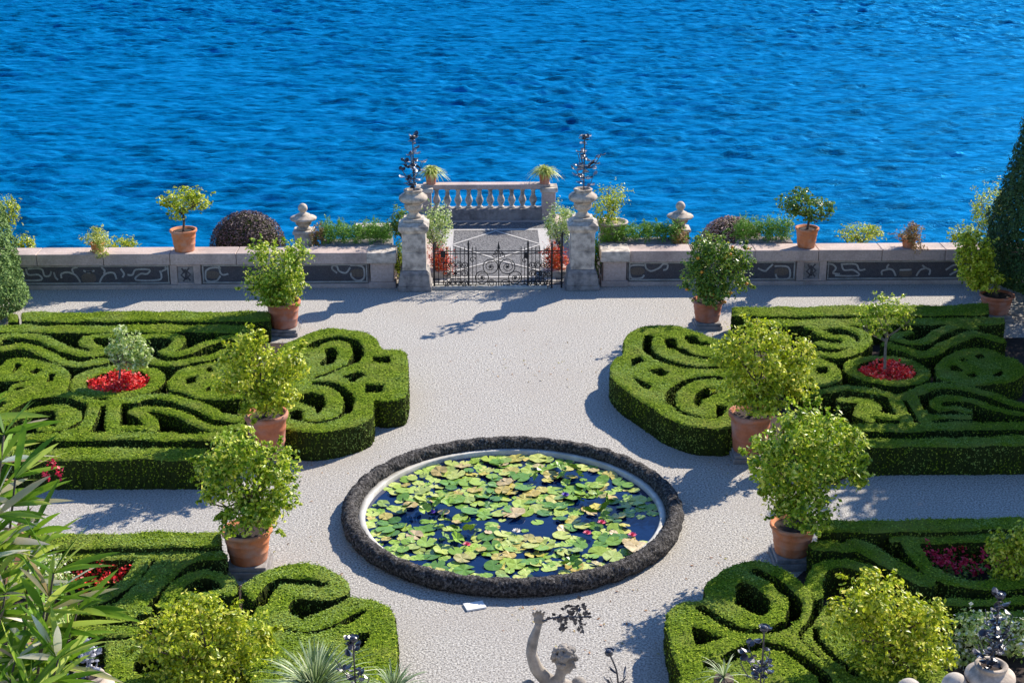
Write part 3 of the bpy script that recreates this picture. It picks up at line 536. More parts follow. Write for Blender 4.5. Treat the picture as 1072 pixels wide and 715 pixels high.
for i,(x,y,s) in enumerate(pads):
    k=rg.random(); dark=any(math.hypot(x-q[0],(y-q[1]))<.48 for q in (P(452,540),P(580,505),P(620,535),P(590,600),P(480,560))) and k<.75
    if dark: me,nm,lb,gp,cat=PD,'lily_leaf','green water lily leaf standing tilted above the pond water','raised lily leaves','lily leaf'
    elif k>.82: me,nm,lb,gp,cat=PY,'lily_pad','yellowed or browning lily pad floating on the pond','ageing lily pads','lily pad'
    else: me,nm,lb,gp,cat=PM[i%3],'lily_pad','green lily pad floating on the round pond','green lily pads','lily pad'
    dx,dy=x-pc[0],y-pc[1]; zone=('left' if dx<-.85 else 'right' if dx>.85 else 'middle')+(' far' if dy>.6 else ' near' if dy<-.6 else '')+' part'; lb=('large ' if s>.165 else 'small ' if s<.125 else '')+lb+', '+zone; gp+=' '+zone
    s*=.78 if dark else 1; o=link(nm,me); o.location=(x,y,.036+.0003*i*.3+rg.random()*.03+(.07+.05*rg.random() if dark else 0)); o.scale=(s,s*rg.uniform(.85,1),s)
    tl=.55 if dark else .10; o.rotation_euler=(rg.normal(0,tl),rg.normal(0,tl),rg.random()*6.28); tag(o,lb,cat,gp)
sv_=[];sf_=[];si=0
for k in range(5000):
    r=2.55*math.sqrt(rg.random()); t=rg.random()*6.283; x,y=pc[0]+r*math.cos(t),pc[1]+r*math.sin(t); s=rg.uniform(.05,.13)
    if any(((x-g[0])/g[2])**2+((y-g[1])/g[3])**2<1 for g in gaps) and rg.random()<.9: continue
    if any(math.hypot(x-q[0],y-q[1])<.8*q[2]+.3*s for q in pads): continue
    if si>330: break
    n0=len(sv_); z=.033+.00002*si; a0=rg.random()*6.28; sv_.append((x,y,z))
    for j in range(11): a=a0+.2+5.9*j/10; sv_.append((x+s*math.cos(a),y+s*math.sin(a)*.9,z+.006*math.sin(a*4)))
    sf_+=[(n0,n0+j,n0+j+1) for j in range(1,11)]; si+=1
o=link('small_lily_pads',mesh_np('small_lily_pads',np.array(sv_),[np.array(sf_)],[leafmat('small_lily_pads',[(.14,.28,.03),(.30,.45,.06),(.50,.56,.16),(.60,.45,.14)],0,.4,.4,[0,.4,.85,1])])); tag(o,'many small lily pads filling the water between the larger pads','lily pads',kind='stuff')
def lily(px,py,mat,label,s=.09):
    c=P(px,py,.1); t=thing('water_lily_flower',label,'flower',(c[0],c[1],.09))
    mb=MB()
    for ring_,(n,el,l) in enumerate(((8,.35,1),(7,.8,.85),(5,1.2,.7))):
        for k in range(n):
            a=6.283*k/n+ring_*.4; d=np.array([math.cos(a)*math.cos(el),math.sin(a)*math.cos(el),math.sin(el)])*s*l; w=np.array([-math.sin(a),math.cos(a),0])*s*.24
            mb.add([(0,0,0),d*.55+w,d,d*.55-w],[(0,1,2,3)])
    mb.build('petals',M[mat],t); MB().ball((0,0,.02),.018,6,4).build('stamens',M['yolk'],t,True)
for px,py,m,l in ((630,547,'petalpink','pink water lily standing on a stem, right part of the pond'),(615,558,'petalpink','pink water lily just below the taller pink one'),(662,560,'petalpink','pink water lily nearest the right rim'),(489,570,'petalpink','single pink water lily left of the pond centre'),
    (452,536,'petalpurple','violet water lily in the left part of the pond'),(592,518,'petalpurple','violet water lily in the upper right of the pond'),(541,556,'petalwhite','white water lily with yellow centre in the open water')): lily(px,py,m,l)
for px,py,s,l in ((538,537,.22,'large pale brown lily pad in the open water, pond centre'),(454,600,.24,'large pinkish brown lily pad near the front left rim'),(668,573,.26,'large pinkish lily pad at the right rim'),(526,513,.16,'red lily pad in the upper middle of the pond')):
    c=P(px,py,.08); o=link('lily_pad',PY); o.location=(c[0],c[1],.085); o.scale=(s,s*.9,s); o.rotation_euler=(.1,.05,px); tag(o,l,'lily pad')
c=P(497,635); MB().box((c[0],c[1],.015),(.32,.22,.03),.3).build('white_plate',M['paper'],bevel=.004)
tag(bpy.data.objects['white_plate'],'small white flat plate lying on the gravel in front of the pond','plate')
# ================================================================ WALL
WY=37.92
def wallrun(label,x0,x1,panels,piers,strokes,discs,offY=0.):
    t=thing('parapet_wall',label,'wall',((x0+x1)/2,WY,0)); ox=(x0+x1)/2
    L=lambda mb,n,m,**k: mb.build(n,m,t,offset=(ox,WY,0),**k)
    L(MB().box(((x0+x1)/2,WY+.30,.33),(x1-x0,.44,.66)),'wall_core',M['greystone'])
    L(MB().box(((x0+x1)/2,WY+.04,.055),(x1-x0,.10,.11)),'plinth_course',M['pink'],bevel=.01)
    n=max(1,round((x1-x0)/1.75)); w=(x1-x0)/n
    for k in range(n): L(MB().box((x0+w*(k+.5),WY+.27,.81),(w-.012,.66,.30)),'coping_stone',M['pink'],bevel=.018)
    for a,b2 in panels:
        L(MB().box(((a+b2)/2,WY+.07,.385),(b2-a,.03,.50)),'mosaic_panel',M['mosaic'])
        fr=MB(); 
        for z in (.155,.615): fr.box(((a+b2)/2,WY+.05,z),(b2-a-.02,.03,.035))
        for x in (a+.03,b2-.03): fr.box((x,WY+.05,.385),(.035,.03,.42))
        L(fr,'pebble_border',M['inlay'])
    for a,b2 in piers:
        c=(a+b2)/2
        pm=MB().box((a+.09,WY+.035,.385),(.18,.09,.53)).box((b2-.09,WY+.035,.385),(.18,.09,.53)).box((c,WY+.035,.14),(b2-a-.36,.09,.05)).box((c,WY+.035,.63),(b2-a-.36,.09,.045))
        L(pm,'pier',M['pink'],bevel=.008)
        L(MB().box((c,WY+.06,.385),(b2-a-.37,.04,.44)),'relief_panel',M['greystone'])
        rl=MB()
        for (u,w2) in (([(-.10,.55),(-.04,.45),(-.12,.36),(-.02,.26),(-.08,.20)],.05),([(.10,.56),(.03,.47),(.12,.38),(.04,.30),(.11,.21)],.05),([(-.02,.52),(.01,.40),(0,.24)],.07)):
            rl.ribbon([(c+x,0,z) for x,z in u],w2,WY+.035,.02)
        L(rl,'relief_figure',M['mosaic'])
    mb=MB()
    for s in strokes: mb.ribbon(smoothpts([V(px,py,WY+.05) for px,py in s],4),.046,WY+.046,.02)
    L(mb,'scroll_inlay',M['inlay'])
    mb=MB()
    for px,py,w2,h2 in discs:
        c=V(px,py,WY+.05); k=[(c[0]+w2/2*math.cos(a)*(1 if abs(math.cos(a))<.9 else .9),WY+.048,c[2]+h2/2*math.sin(a)) for a in np.linspace(0,6.283,12,endpoint=False)]
        mb.add(k,[tuple(range(12))[::-1]])
    if discs: L(mb,'medallion_inlay',M['brown'])
    return t
X_=lambda px:V(px,285,WY)[0]
w1=lambda *l:[TT(20,255,5.642,p) for p in l]; w2_=lambda *l:[TT(200,255,4.873,p) for p in l]; w3=lambda *l:[TT(620,250,4.873,p) for p in l]; w4=lambda *l:[TT(830,250,4.873,p) for p in l]
SL=w1([(50,150),(130,150),(150,190),(180,190),(190,165)],[(40,150),(55,185),(115,185),(130,215),(20,215),(30,180),(15,165)],[(250,205),(250,180),(285,170),(330,185),(355,215),(362,235)],[(345,140),(315,150),(320,175)],[(485,140),(505,160),(500,180)],[(475,235),(490,200),(520,175),(560,175),(575,210)],
 [(640,185),(670,185),(690,155),(770,155),(755,180),(715,180),(690,215),(825,215),(840,185),(830,160)],[(840,165),(870,150),(860,140)],[(380,160),(412,172),(445,160)],[(395,168),(430,168)],[(205,170),(215,200),(230,215)],[(600,150),(620,180),(610,200)])+\
 w2_([(75,140),(100,125),(140,125),(150,150),(165,160),(190,155)],[(75,140),(75,180),(95,195),(130,190),(150,165)],[(150,130),(140,112),(160,112)],[(745,150),(720,130),(725,112),(745,118),(755,140),(790,150),(812,122)],[(812,112),(850,112),(880,125),(882,175),(850,190),(820,170),(815,150)])
wallrun('long low parapet left of the gate with dark pebble mosaic panels',-16.5,X_(386.5),[(-16.4,X_(177)),(X_(211),X_(385))],[(X_(178),X_(210))],SL,
 [TT(20,255,5.642,[(412,205)])[0]+(.42,.28)]+[TT(200,255,4.873,[p])[0]+(.42,.22) for p in((108,160),(850,150))])
SR=w3([(265,185),(250,200),(200,200),(190,150),(210,135),(265,135)],[(270,125),(275,150),(300,165),(340,150),(362,130),(385,133),(380,155),(362,160)],[(845,150),(880,165),(900,150),(922,130)],[(930,140),(1000,145),(1005,200),(950,205),(935,180)])+\
 w4([(170,130),(200,130),(220,150),(205,175),(240,180)],[(245,130),(320,130),(340,160),(370,155)],[(250,135),(262,160),(310,160),(335,188),(215,188)],[(490,130),(480,150),(510,160),(525,190)],[(455,185),(455,165),(490,155)],[(660,135),(680,150),(700,160),(695,185)],[(630,190),(650,160),(680,150)],[(780,160),(820,135),(860,135)],[(800,185),(850,160),(900,160)],[(545,160),(605,158)])
wallrun('long low parapet right of the gate with dark pebble mosaic panels',X_(656.5),17,[(X_(658),X_(833)),(X_(866),16.9)],[(X_(834),X_(865))],SR,
 [TT(620,250,4.873,[p])[0]+(.42,.22) for p in((230,165),(965,168))]+[TT(830,250,4.873,[(575,175)])[0]+(.38,.2)])
for px,l in ((400,'square pinkish end block of the parapet left of the gate, beside the left pillar'),(643.5,'square pinkish end block of the parapet right of the gate, beside the right pillar')):
    x=X_(px); t=thing('end_block',l,'pedestal',(x,WY+.2,0),0,'parapet end blocks')
    MB().box((0,.06,.08),(.70,.66,.16)).build('base',M['pink'],t,bevel=.015); MB().box((0,.06,.42),(.60,.58,.52)).build('block',M['pink'],t,bevel=.012); MB().box((0,.05,.83),(.76,.78,.29)).build('cap',M['stone'],t,bevel=.03)
# ---------------------------------------------------------------- gate pillars with urns
def urn_profile(s=1.0):
    return [(a*s,b*s) for a,b in((.20,0),(.20,.05),(.17,.07),(.125,.12),(.15,.17),(.21,.20),(.245,.26),(.25,.32),(.23,.36),(.27,.39),(.36,.44),(.395,.50),(.38,.56),(.31,.61),(.245,.64),(.235,.67),(.25,.69),(.26,.715),(.24,.73),(.19,.73),(.17,.66))]
def metal_plant(loc,h,label,kind,seed,size=1.,ball=True,name='metal_flower_ornament',mat='metal',nl=26,leafshape='disc',lean=0.):
    rng=np.random.default_rng(seed); t=thing(name,label,'metal ornament',tuple(loc),0,'metal flower ornaments'); mb=MB()
    main=smoothpts([(0,0,-.08),(lean*h*.3,.02,h*.35),(lean*h*.5,-.02,h*.7),(lean*h,0,h)],4); mb.tube(main,[.013*size]*len(main),5); tips=[]
    for k in range(kind):
        z0=rng.uniform(.05,.5)*h; a=rng.random()*6.28; l=rng.uniform(.2,.5)*h*.6; p=[(lean*z0,0,z0),(lean*z0+math.cos(a)*l*.6,math.sin(a)*l*.6,z0+l*.3),(lean*z0+math.cos(a)*l,math.sin(a)*l,z0+l*1.0)]; q=smoothpts(p,4); mb.tube(q,.008*size,4); tips.append(q)
    mb.build('stem',M[mat],t,True)
    for k in range(nl):
        src=main if rng.random()<.45 or not tips else tips[rng.integers(len(tips))]; p=np.array(src[rng.integers(1,len(src))]); a=rng.random()*6.28; el=rng.uniform(-.2,.9); l=.062*size*rng.uniform(.8,1.4)
        d=np.array([math.cos(a)*math.cos(el),math.sin(a)*math.cos(el),math.sin(el)]); w=np.cross(d,[0,0,1]); w/=np.linalg.norm(w)+1e-6; nn=np.cross(w,d); c=p+d*l*1.3; lm=MB()
        wd=.72 if leafshape=='disc' else .25; ln=1 if leafshape=='disc' else 2
        pts=[c+d*l*ln*math.cos(u)*.8+w*l*wd*math.sin(u)+nn*l*.15*math.cos(2*u) for u in np.linspace(0,6.283,9,endpoint=False)]
        lm.add(pts+[q-nn*.006 for q in pts],[tuple(range(9)),tuple(range(9,18))[::-1]]+[(i,i+9,(i+1)%9+9,(i+1)%9) for i in range(9)]); lm.tube([p,c],.005*size,4)
        lm.build('leaf',M['steel' if (rng.random()<.5 and mat=='metal' and h>1) or mat=='steel' else 'metal'],t)
    if ball:
        e=np.array(main[-1]); fm=MB(); fm.ball(e,(.062*size,.062*size,.05*size),10,6)
        for k in range(9):
            a=6.28*k/9; u=np.array([math.cos(a),math.sin(a),.25])*.075*size; w=np.array([-math.sin(a),math.cos(a),0])*.035*size
            fm.add([e+u*.4-w*.5,e+u*.4+w*.5,e+u*1.0+w+np.array([0,0,.02]),e+u*1.0-w+np.array([0,0,.02])],[(0,1,2,3)])
        fm.build('flower_head',M['metal'],t)
    return t
for px,side,sd in ((434.5,'left',3),(609,'right',9)):
    x=V(px,300,37.85)[0]; yy=37.95; t=thing('gate_pillar','stone gate pillar with a stepped base, '+side+' side of the iron gate','pillar',(x,yy,0),0,'gate pillars')
    MB().box((0,0,.07),(.98,.90,.14)).build('foot_slab',M['greystone'],t,bevel=.02)
    q=MB().frustum((0,0,.14),.92,.84,.30).frustum((0,0,.44),.84,.70,.10); q.build('base',M['greystone'],t,bevel=.02)
    MB().box((0,0,1.03),(.68,.66,.98)).build('shaft',M['stone'],t,bevel=.015)
    pm=MB()
    for zz,hh in ((.80,.44),(1.27,.42)): pm.box((0,-.335,zz),(.50,.025,hh))
    pm.build('face_panel',M['stone'],t,bevel=.008)
    MB().frustum((0,0,1.52),.70,.84,.09).box((0,0,1.665),(.86,.84,.11)).frustum((0,0,1.72),.80,.60,.07).build('capital',M['stone'],t,bevel=.015)
    t.scale=(.9,.92,1)
    u=thing('stone_urn','wide bellied stone urn on top of the '+side+' gate pillar','urn',(x,yy,1.792),0,'urns on the gate pillars'); u.scale=(.94,.94,1)
    MB().box((0,0,.04),(.56,.56,.08)).build('urn_foot',M['stone'],u,bevel=.015); MB().lathe((0,0,.08),urn_profile(1.0),32).build('bowl',M['cream'],u,True)
    metal_plant((x+.02,yy,2.52),1.42,'tall dark metal rose with silvery leaves rising from the '+side+' gate urn',9,sd,1.25,nl=64)
# ---------------------------------------------------------------- iron gate
GY=37.82
def gpt(x,y): p=V(450+x/6.7,240+y/6.7,GY); return (p[0],GY,p[2])
def gx_(x): return gpt(x,300)[0]
gate=thing('iron_gate','low black wrought iron gate with four scroll circles between the stone pillars','gate',(gx_(483),GY,0))
O=(gx_(483),GY,0)
def gb(mb,n): return mb.build(n,M['iron'],gate,offset=O)
for x,zt in ((30,1.12),(272,1.18),(688,1.18),(855,1.15),(925,1.42)):
    X0=gx_(x); gb(MB().box((X0,GY,zt/2),(.045,.045,zt)).frustum((X0,GY,zt),.06,.012,.11),'post')
for z in (.10,.17,.93,1.0): gb(MB().box(((gx_(30)+gx_(925))/2,GY,z),(gx_(925)-gx_(30),.02,.022)),'rail')
xs=[60,95,120,145,180,215,245,300,325,640,665,715,742,770,800,828]
for x in xs: X0=gx_(x); gb(MB().box((X0,GY,.57),(.017,.017,.94)).frustum((X0,GY,1.04),.03,.006,.09),'bar')
gb(MB().box((gx_(483),GY,.57),(.026,.026,1.0)).frustum((gx_(483),GY,1.06),.07,.01,.2),'meeting_stile')
def spiral(cx,cz,r,turns,dirn,a0): return [(cx+r*(1-.72*t)*math.cos(a0+dirn*turns*6.283*t),GY-.012,cz+r*(1-.72*t)*math.sin(a0+dirn*turns*6.283*t)) for t in np.linspace(0,1,40)]
def circ(cx,cz,r): return [(cx+r*math.cos(a),GY-.012,cz+r*math.sin(a)) for a in np.linspace(0,6.2832,28)]
sc=FPX/np.dot(np.array(gpt(483,300))-np.array([0,0,12]),_F)*6.7
for x,y,r in ((425,262,52),(543,262,54),(365,340,46),(598,340,46),(437,382,30),(528,382,30)):
    c=gpt(x,y); R=r/sc; gb(MB().tube(circ(c[0],c[2],R),.013,5).tube(spiral(c[0],c[2],R*.75,1.2,1 if x<483 else -1,1.),.009,4),'scroll')
    rs=MB(); rs.ball((c[0],GY-.03,c[2]),(.03,.02,.03),8,5)
    for k in range(6): a=6.283*k/6; rs.tube([(c[0],GY-.02,c[2]),(c[0]+.06*math.cos(a),GY-.03,c[2]+.06*math.sin(a))],[.018,.008],5)
    if r>40: gb(rs,'rosette')
for xa,xb in ((95,265),(700,850)):
    for k in range(4):
        for j in range(3):
            x=xa+(xb-xa)*(k+.5)/4; c=gpt(x,250+j*62); gb(MB().tube(spiral(c[0],c[2],.10,1.6,1 if (k+j)%2 else -1,k),.011,4),'small_scroll')
for x,y in ((300,215),(665,220),(95,225),(300,405),(660,400)): c=gpt(x,y); gb(MB().tube(spiral(c[0],c[2],.09,1,1,0),.012,5),'corner_scroll')
cr=MB()
for s in (-1,1):
    c=gpt(483+s*30,185); cr.tube(spiral(c[0],c[2],.08,1.2,s,1.5),.01,5); c=gpt(483+s*14,160); cr.tube(spiral(c[0],c[2],.06,1.1,-s,0),.01,5)
gb(cr,'crest')
for x,z in((675,.90),(95,.92)): gb(MB().box((gx_(x),GY-.03,z),(.12,.05,.14)),'lock_box')
gb(MB().tube([(gx_(688),GY,.9),(gx_(770),GY+.35,.88),(gx_(828),GY+.5,.88)],.01,4),'stay_bar')
tag(MB().box((O[0]-.25,GY+.05,.035),(3.0,.34,.07)).build('threshold_stone',M['marble'],bevel=.01),'pale stone threshold under the iron gate','step')
# ---------------------------------------------------------------- belvedere floor and balustrade
fx0,fx1,fy0,fy1=-1.38,2.24,38.3,45.0
tag(sheet('terrace_floor',[(-1.82,38.15),(2.66,38.15),(2.66,45.25),(-1.82,45.25)],.006,M['pink']),kind='structure')
tag(sheet('pebble_floor',[(fx0,38.2),(fx1,38.2),(fx1,44.3),(fx0,44.3)],.011,M['pebgrey']),kind='structure')
def band(p,q,w,z=.016):
    p=np.array(p,float);q=np.array(q,float);t=(q-p)/np.linalg.norm(q-p);n=np.array([-t[1],t[0]])*w/2
    return [p+n,q+n,q-n,p-n]
k=0
mx=(fx0+fx1)/2; bw=MB()
for p,q,w in (((-.95,38.3),(-.95,43.55),.30),((1.81,38.3),(1.81,43.55),.30),((-.87,43.45),(1.73,43.45),.14),((mx,43.3),(-.8,41.9),.075),((mx,43.3),(1.66,41.9),.075),((-.8,41.8),(mx,40.4),.075),((1.66,41.8),(mx,40.4),.075),((mx,40.3),(-.8,39.2),.075),((mx,40.3),(1.66,39.2),.075),((-.87,38.7),(1.73,38.7),.12)):
    s=band(p,q,w); k+=1; bw.add([(a[0],a[1],.015+.0015*k) for a in s],[(0,1,2,3)])
tag(bw.build('floor_bands',M['pebwhite']),kind='structure')
BY=44.75; bx0,bx1=V(452,225,BY)[0],V(567,225,BY)[0]
bal=thing('balustrade','stone balustrade with ten turned balusters at the far end of the belvedere, above the lake','balustrade',((bx0+bx1)/2,BY,0)); ob=((bx0+bx1)/2,BY,0)
MB().box(((bx0+bx1)/2,BY,.17),(bx1-bx0+.3,.40,.34)).build('base_wall',M['greystone'],bal,bevel=.015,offset=ob)
MB().box(((bx0+bx1)/2,BY,1.02),(bx1-bx0+.5,.36,.15)).build('rail',M['pink'],bal,bevel=.02,offset=ob)
bp=[(.10,.34),(.10,.39),(.07,.40),(.055,.43),(.085,.50),(.115,.57),(.105,.64),(.07,.72),(.05,.78),(.075,.80),(.05,.82),(.06,.87),(.085,.90),(.09,.945)]
for px in [457.3+11.2*i for i in range(10)]: x=V(px,214,BY)[0]; MB().lathe((x,BY,0),bp,14).build('baluster',M['stone'],bal,True,offset=ob)
for x,nm,zt,l in ((bx1+.2,'right',.88,''),(bx0-.2,'left',.88,'')):
    MB().box((x,BY-.08,.45),(.40,.5,.9)).build('end_pier',M['pink'],bal,bevel=.015,offset=ob); MB().box((x,BY-.08,.96),(.52,.62,.13)).build('pier_cap',M['stone'],bal,bevel=.02,offset=ob)
# side kerbs of the belvedere
for x,l in ((-1.72,'left'),(2.58,'right')): tag(MB().box((x,42.2,.17),(.22,4.2,.34)).build('kerb_wall',M['stone'],bevel=.02),'low stone side wall along the '+l+' side of the belvedere floor','low wall')
# grass pots on balustrade piers
def blades(name,c,n,length,width,mat,parent,seed,up=.7,droop=.6,seg=5):
    rng=np.random.default_rng(seed); V_=[];F_=[]
    for i in range(n):
        a=rng.random()*6.283; el=rng.uniform(up-.45,up+.75); l=length*rng.uniform(.6,1.15); d=np.array([math.cos(a)*math.cos(el),math.sin(a)*math.cos(el),math.sin(el)]); w=np.array([-math.sin(a),math.cos(a),0])*width
        b0=len(V_)
        for k in range(seg+1):
            t=k/seg; p=np.array(c)+d*l*t+np.array([0,0,-droop*l*t*t]); ww=w*(1-t)**.6*(.6+.4*min(1,t*4)) if k<seg else w*.03
            V_.append(p-ww/2); V_.append(p+ww/2)
        for k in range(seg): F_.append((b0+2*k,b0+2*k+1,b0+2*k+3,b0+2*k+2))
    return link(name,mesh_np(name,np.array(V_),[np.array(F_)],[M[mat]],smooth=False),parent)
def potted_grass(loc,R,h,label,seed,n=230,l=.72,mat='spider',group=None):
    t=thing('potted_grass',label,'potted plant',tuple(loc),0,group); pot_mesh(R,h).build('pot',M['terradark'],t,True)
    MB().lathe((0,0,0),[(.01,h*.92),(R*.85,h*.90)],16,False).build('soil',M['soil'],t); blades('leaves',(0,0,h*.9),int(n*1.3),l,.042,mat,t,seed,.95,.75); return t
potted_grass((bx0+.0,BY-.06,1.1),.19,.34,'terracotta pot of arching striped grass on the left end of the balustrade',4)
potted_grass((bx1+.08,BY-.08,1.1),.19,.32,'terracotta pot of arching striped grass on the right end of the balustrade',8,260,.78)
# ================================================================ POTTED TREES IN THE GARDEN
G1='large citrus trees in terracotta tubs'
def gtree(basepx,rimw,rimpy,blobs,label,plabel,seed,mat='citrus',n=5200,leaf=.085,plinth=.16,**k):
    b=P(*basepx); b[1]+=rimw*.42; zr=V(basepx[0],rimpy,b[1])[2]
    potted_tree(b,0,rimw,zr-plinth,[blob(x,y,b[1]+dy,w,h) for x,y,w,h,dy in blobs],int(n*1.4),leaf,mat,label,plinth,seed,trunk=.045,group=G1,plabel=plabel,**k)
gtree((296,353),.84,315,[(288,285,62,62,0),(272,300,40,34,-.2),(310,266,38,34,.1),(292,311,46,20,-.3),(300,298,44,36,-.1),(270,262,26,26,0)],'rounded citrus in a terracotta tub, farthest back on the left, near the parapet','low plinth under the far left citrus tub near the parapet',21,n=4600,potmat='terradark')
gtree((742,346),.78,314,[(748,282,64,62,0),(728,290,36,34,-.2),(768,290,40,40,.1),(744,258,48,34,0),(744,308,46,20,-.3),(775,270,30,28,0)],'deep green citrus tub with small oranges at the far right corner of the gravel','low plinth under the far right citrus tub',22,mat='citrusd',n=5600,potmat='terradark',fruit=12)
gtree((279,492),.84,432,[(272,394,74,60,0),(246,380,44,44,-.2),(300,384,52,48,.2),(262,358,40,26,0),(274,424,56,24,-.3),(285,415,60,34,-.2),(235,405,30,24,0)],'yellow-green spreading citrus tub, second on the left side','plinth under the second citrus tub on the left',23,mat='citrusy',n=5200,potmat='terradark')
gtree((787,486),.86,431,[(795,385,84,66,0),(765,372,44,44,-.2),(832,375,48,52,.2),(798,350,66,32,0),(792,424,56,22,-.3),(790,412,70,30,-.2),(835,405,36,34,0)],'pale yellow-green citrus tub, second on the right side','plinth under the second citrus tub on the right',24,mat='citrusy',n=7000,potmat='terradark')
gtree((258,607),.84,553,[(258,500,80,70,0),(226,490,46,44,-.2),(292,490,52,52,.2),(248,465,56,34,0),(262,543,76,26,-.35),(268,528,70,34,-.2),(225,515,36,34,0),(300,520,34,30,-.3)],'green citrus tub with an open leafy crown, nearest on the left of the pond','plinth under the near left citrus tub',25,mat='citrus',n=6000,plinth=.2,potmat='terra')
gtree((832,598),.78,548,[(845,485,100,80,0),(803,480,48,56,-.2),(888,478,52,62,.2),(850,445,80,40,0),(840,538,66,26,-.35),(840,522,70,36,-.2),(900,500,26,24,0),(815,518,40,36,0)],'big bright green citrus tub, nearest on the right of the pond','plinth under the near right citrus tub',26,mat='citrus',n=8200,plinth=.2,potmat='terra')
gtree((1046,338),.84,308,[(1022,270,40,56,0),(1012,254,26,24,0),(1030,292,44,30,0)],'citrus tub with a yellow-green crown half behind the right cypress','plinth under the citrus tub by the right cypress',27,mat='citrusy',n=3800,potmat='terradark')
# shrubs of the near beds, planted in the ground
def shrub(name,label,base,blobs,n,leaf,mat,seed,cat='shrub',group=None,trunk=.035,z0=0,clumps=30,barkm='bark',flowers=None,lim=8,shell=.6,asp=.55):
    t=thing(name,label,cat,(base[0],base[1],z0),0,group); rng=np.random.default_rng(seed); off=(base[0],base[1],z0)
    bl=[(b[0]-off[0],b[1]-off[1],b[2]-off[2],*b[3:6]) for b in blobs]; cc=np.mean([b[:3] for b in bl],0)
    if trunk: mb=MB(); limbs(mb,(0,0,-.03),(cc[0]*.4,cc[1]*.4,max(.08,cc[2]-bl[0][5]*.6)),trunk,bl,rng,lim); mb.build('trunk',M[barkm],t,True)
    foliage('crown',bl,n,leaf,mat,t,seed,clumps,shell,asp)
    if flowers: foliage('blossoms',[(b[0],b[1],b[2]+.04,b[3]*1.03,b[4]*1.03,b[5]*1.03) for b in bl],flowers[1],flowers[2],flowers[0],t,seed+1,flowers[3] if len(flowers)>3 else 40,.9,.9)
    return t
b=np.array([*P(222,735,0)[:2]]); Yb=b[1]
shrub('citrus_shrub','big bright yellow-green citrus bush at the bottom left, in front of the box loop',b,[blob(215,672,Yb,110,80),blob(170,668,Yb-.2,60,70),blob(258,665,Yb,60,66),blob(205,640,Yb+.1,70,34),blob(225,705,Yb-.2,120,50)],9000,.075,'citrusy',31,'shrub','yellow citrus bushes in the near beds',.05)
b=P(927,722,0); Yb=b[1]
shrub('citrus_shrub','big yellow citrus bush with dark stems at the bottom right',b,[blob(930,645,Yb,90,70),blob(890,650,Yb-.2,56,60),blob(970,655,Yb,56,66),blob(920,618,Yb+.1,74,34),blob(935,680,Yb-.2,110,46),blob(985,690,Yb,40,34)],7600,.075,'citrusy',32,'shrub','yellow citrus bushes in the near beds',.07)
# flower beds
def flowerbed(name,label,cx,cy,rx,ry,z,n,size,mat,seed,square=False):
    rng=np.random.default_rng(seed); t=thing(name,label,'flower bed',(cx,cy,0))
    u=rng.uniform(-1,1,(n*2,2)); 
    if not square: u=u[np.hypot(u[:,0],u[:,1])<1]
    u=u[:n]; u=u+0; C=np.stack([u[:,0]*rx,u[:,1]*ry,z*(.55+.45*rng.random(len(u)))+.05*wob(u[:,0]*rx,u[:,1]*ry,2)],1)
    C=np.repeat(C,4,0)+rng.normal(0,size*.45,(len(C)*4,3)); v,f=leaves(C,np.tile([0,-.2,1.],(len(C),1)),size,rng,.8,.3,.7)
    link('blossoms',mesh_np('blossoms',v,[f],[M[mat]]),t)
    C=np.stack([rng.uniform(-rx,rx,n*3)*.95,rng.uniform(-ry,ry,n*3)*.95,z*rng.random(n*3)*.75],1)
    if not square: C=C[np.hypot(C[:,0]/rx,C[:,1]/ry)<1]
    v,f=leaves(C,np.tile([0,0,1.],(len(C),1)),size*1.3,rng,.6,.3,.8); link('foliage',mesh_np('foliage',v,[f],[M['citrusd']]),t); return t
flowerbed('flower_bed','bright red flowers inside the round box ring with the pale tree, left',c1[0],c1[1],.62,.58,.46,560,.062,'red',41)
flowerbed('flower_bed','bright red flowers inside the round box ring with the slim tree, right',c2[0],c2[1],.58,.55,.46,500,.062,'red',42)
a=P(100,608,.2); flowerbed('flower_bed','scattered red flowers in the near left bed, behind the oleander',a[0],a[1],.62,.28,.40,95,.06,'red',43,True)
a=P(1018,590,.2); flowerbed('flower_bed','dark crimson flowers in the near right bed',a[0],a[1],.78,.40,.42,190,.062,'crimson',44,True)
def bedtree(base,blobs,label,n,leaf,mat,seed,trunk,**k):
    return shrub('small_tree',label,base,blobs,n,leaf,mat,seed,'tree','small trees in the red flower rings',trunk,barkm='barkpale',**k)
Yb=c1[1]; bedtree(c1,[blob(136,364,Yb,40,34),blob(122,368,Yb,24,24),blob(150,370,Yb,22,26),blob(127,348,Yb,16,18),blob(140,380,Yb,34,16)],'small pale variegated tree standing in the left ring of red flowers',2600,.075,'variegated',51,.03)
Yb=c2[1]; bedtree(c2,[blob(926,322,Yb,44,30),blob(906,330,Yb,26,24),blob(945,330,Yb,28,26),blob(920,344,Yb,30,16)],'small green tree on a slim bare trunk in the right ring of red flowers',1900,.07,'citrus',52,.035)
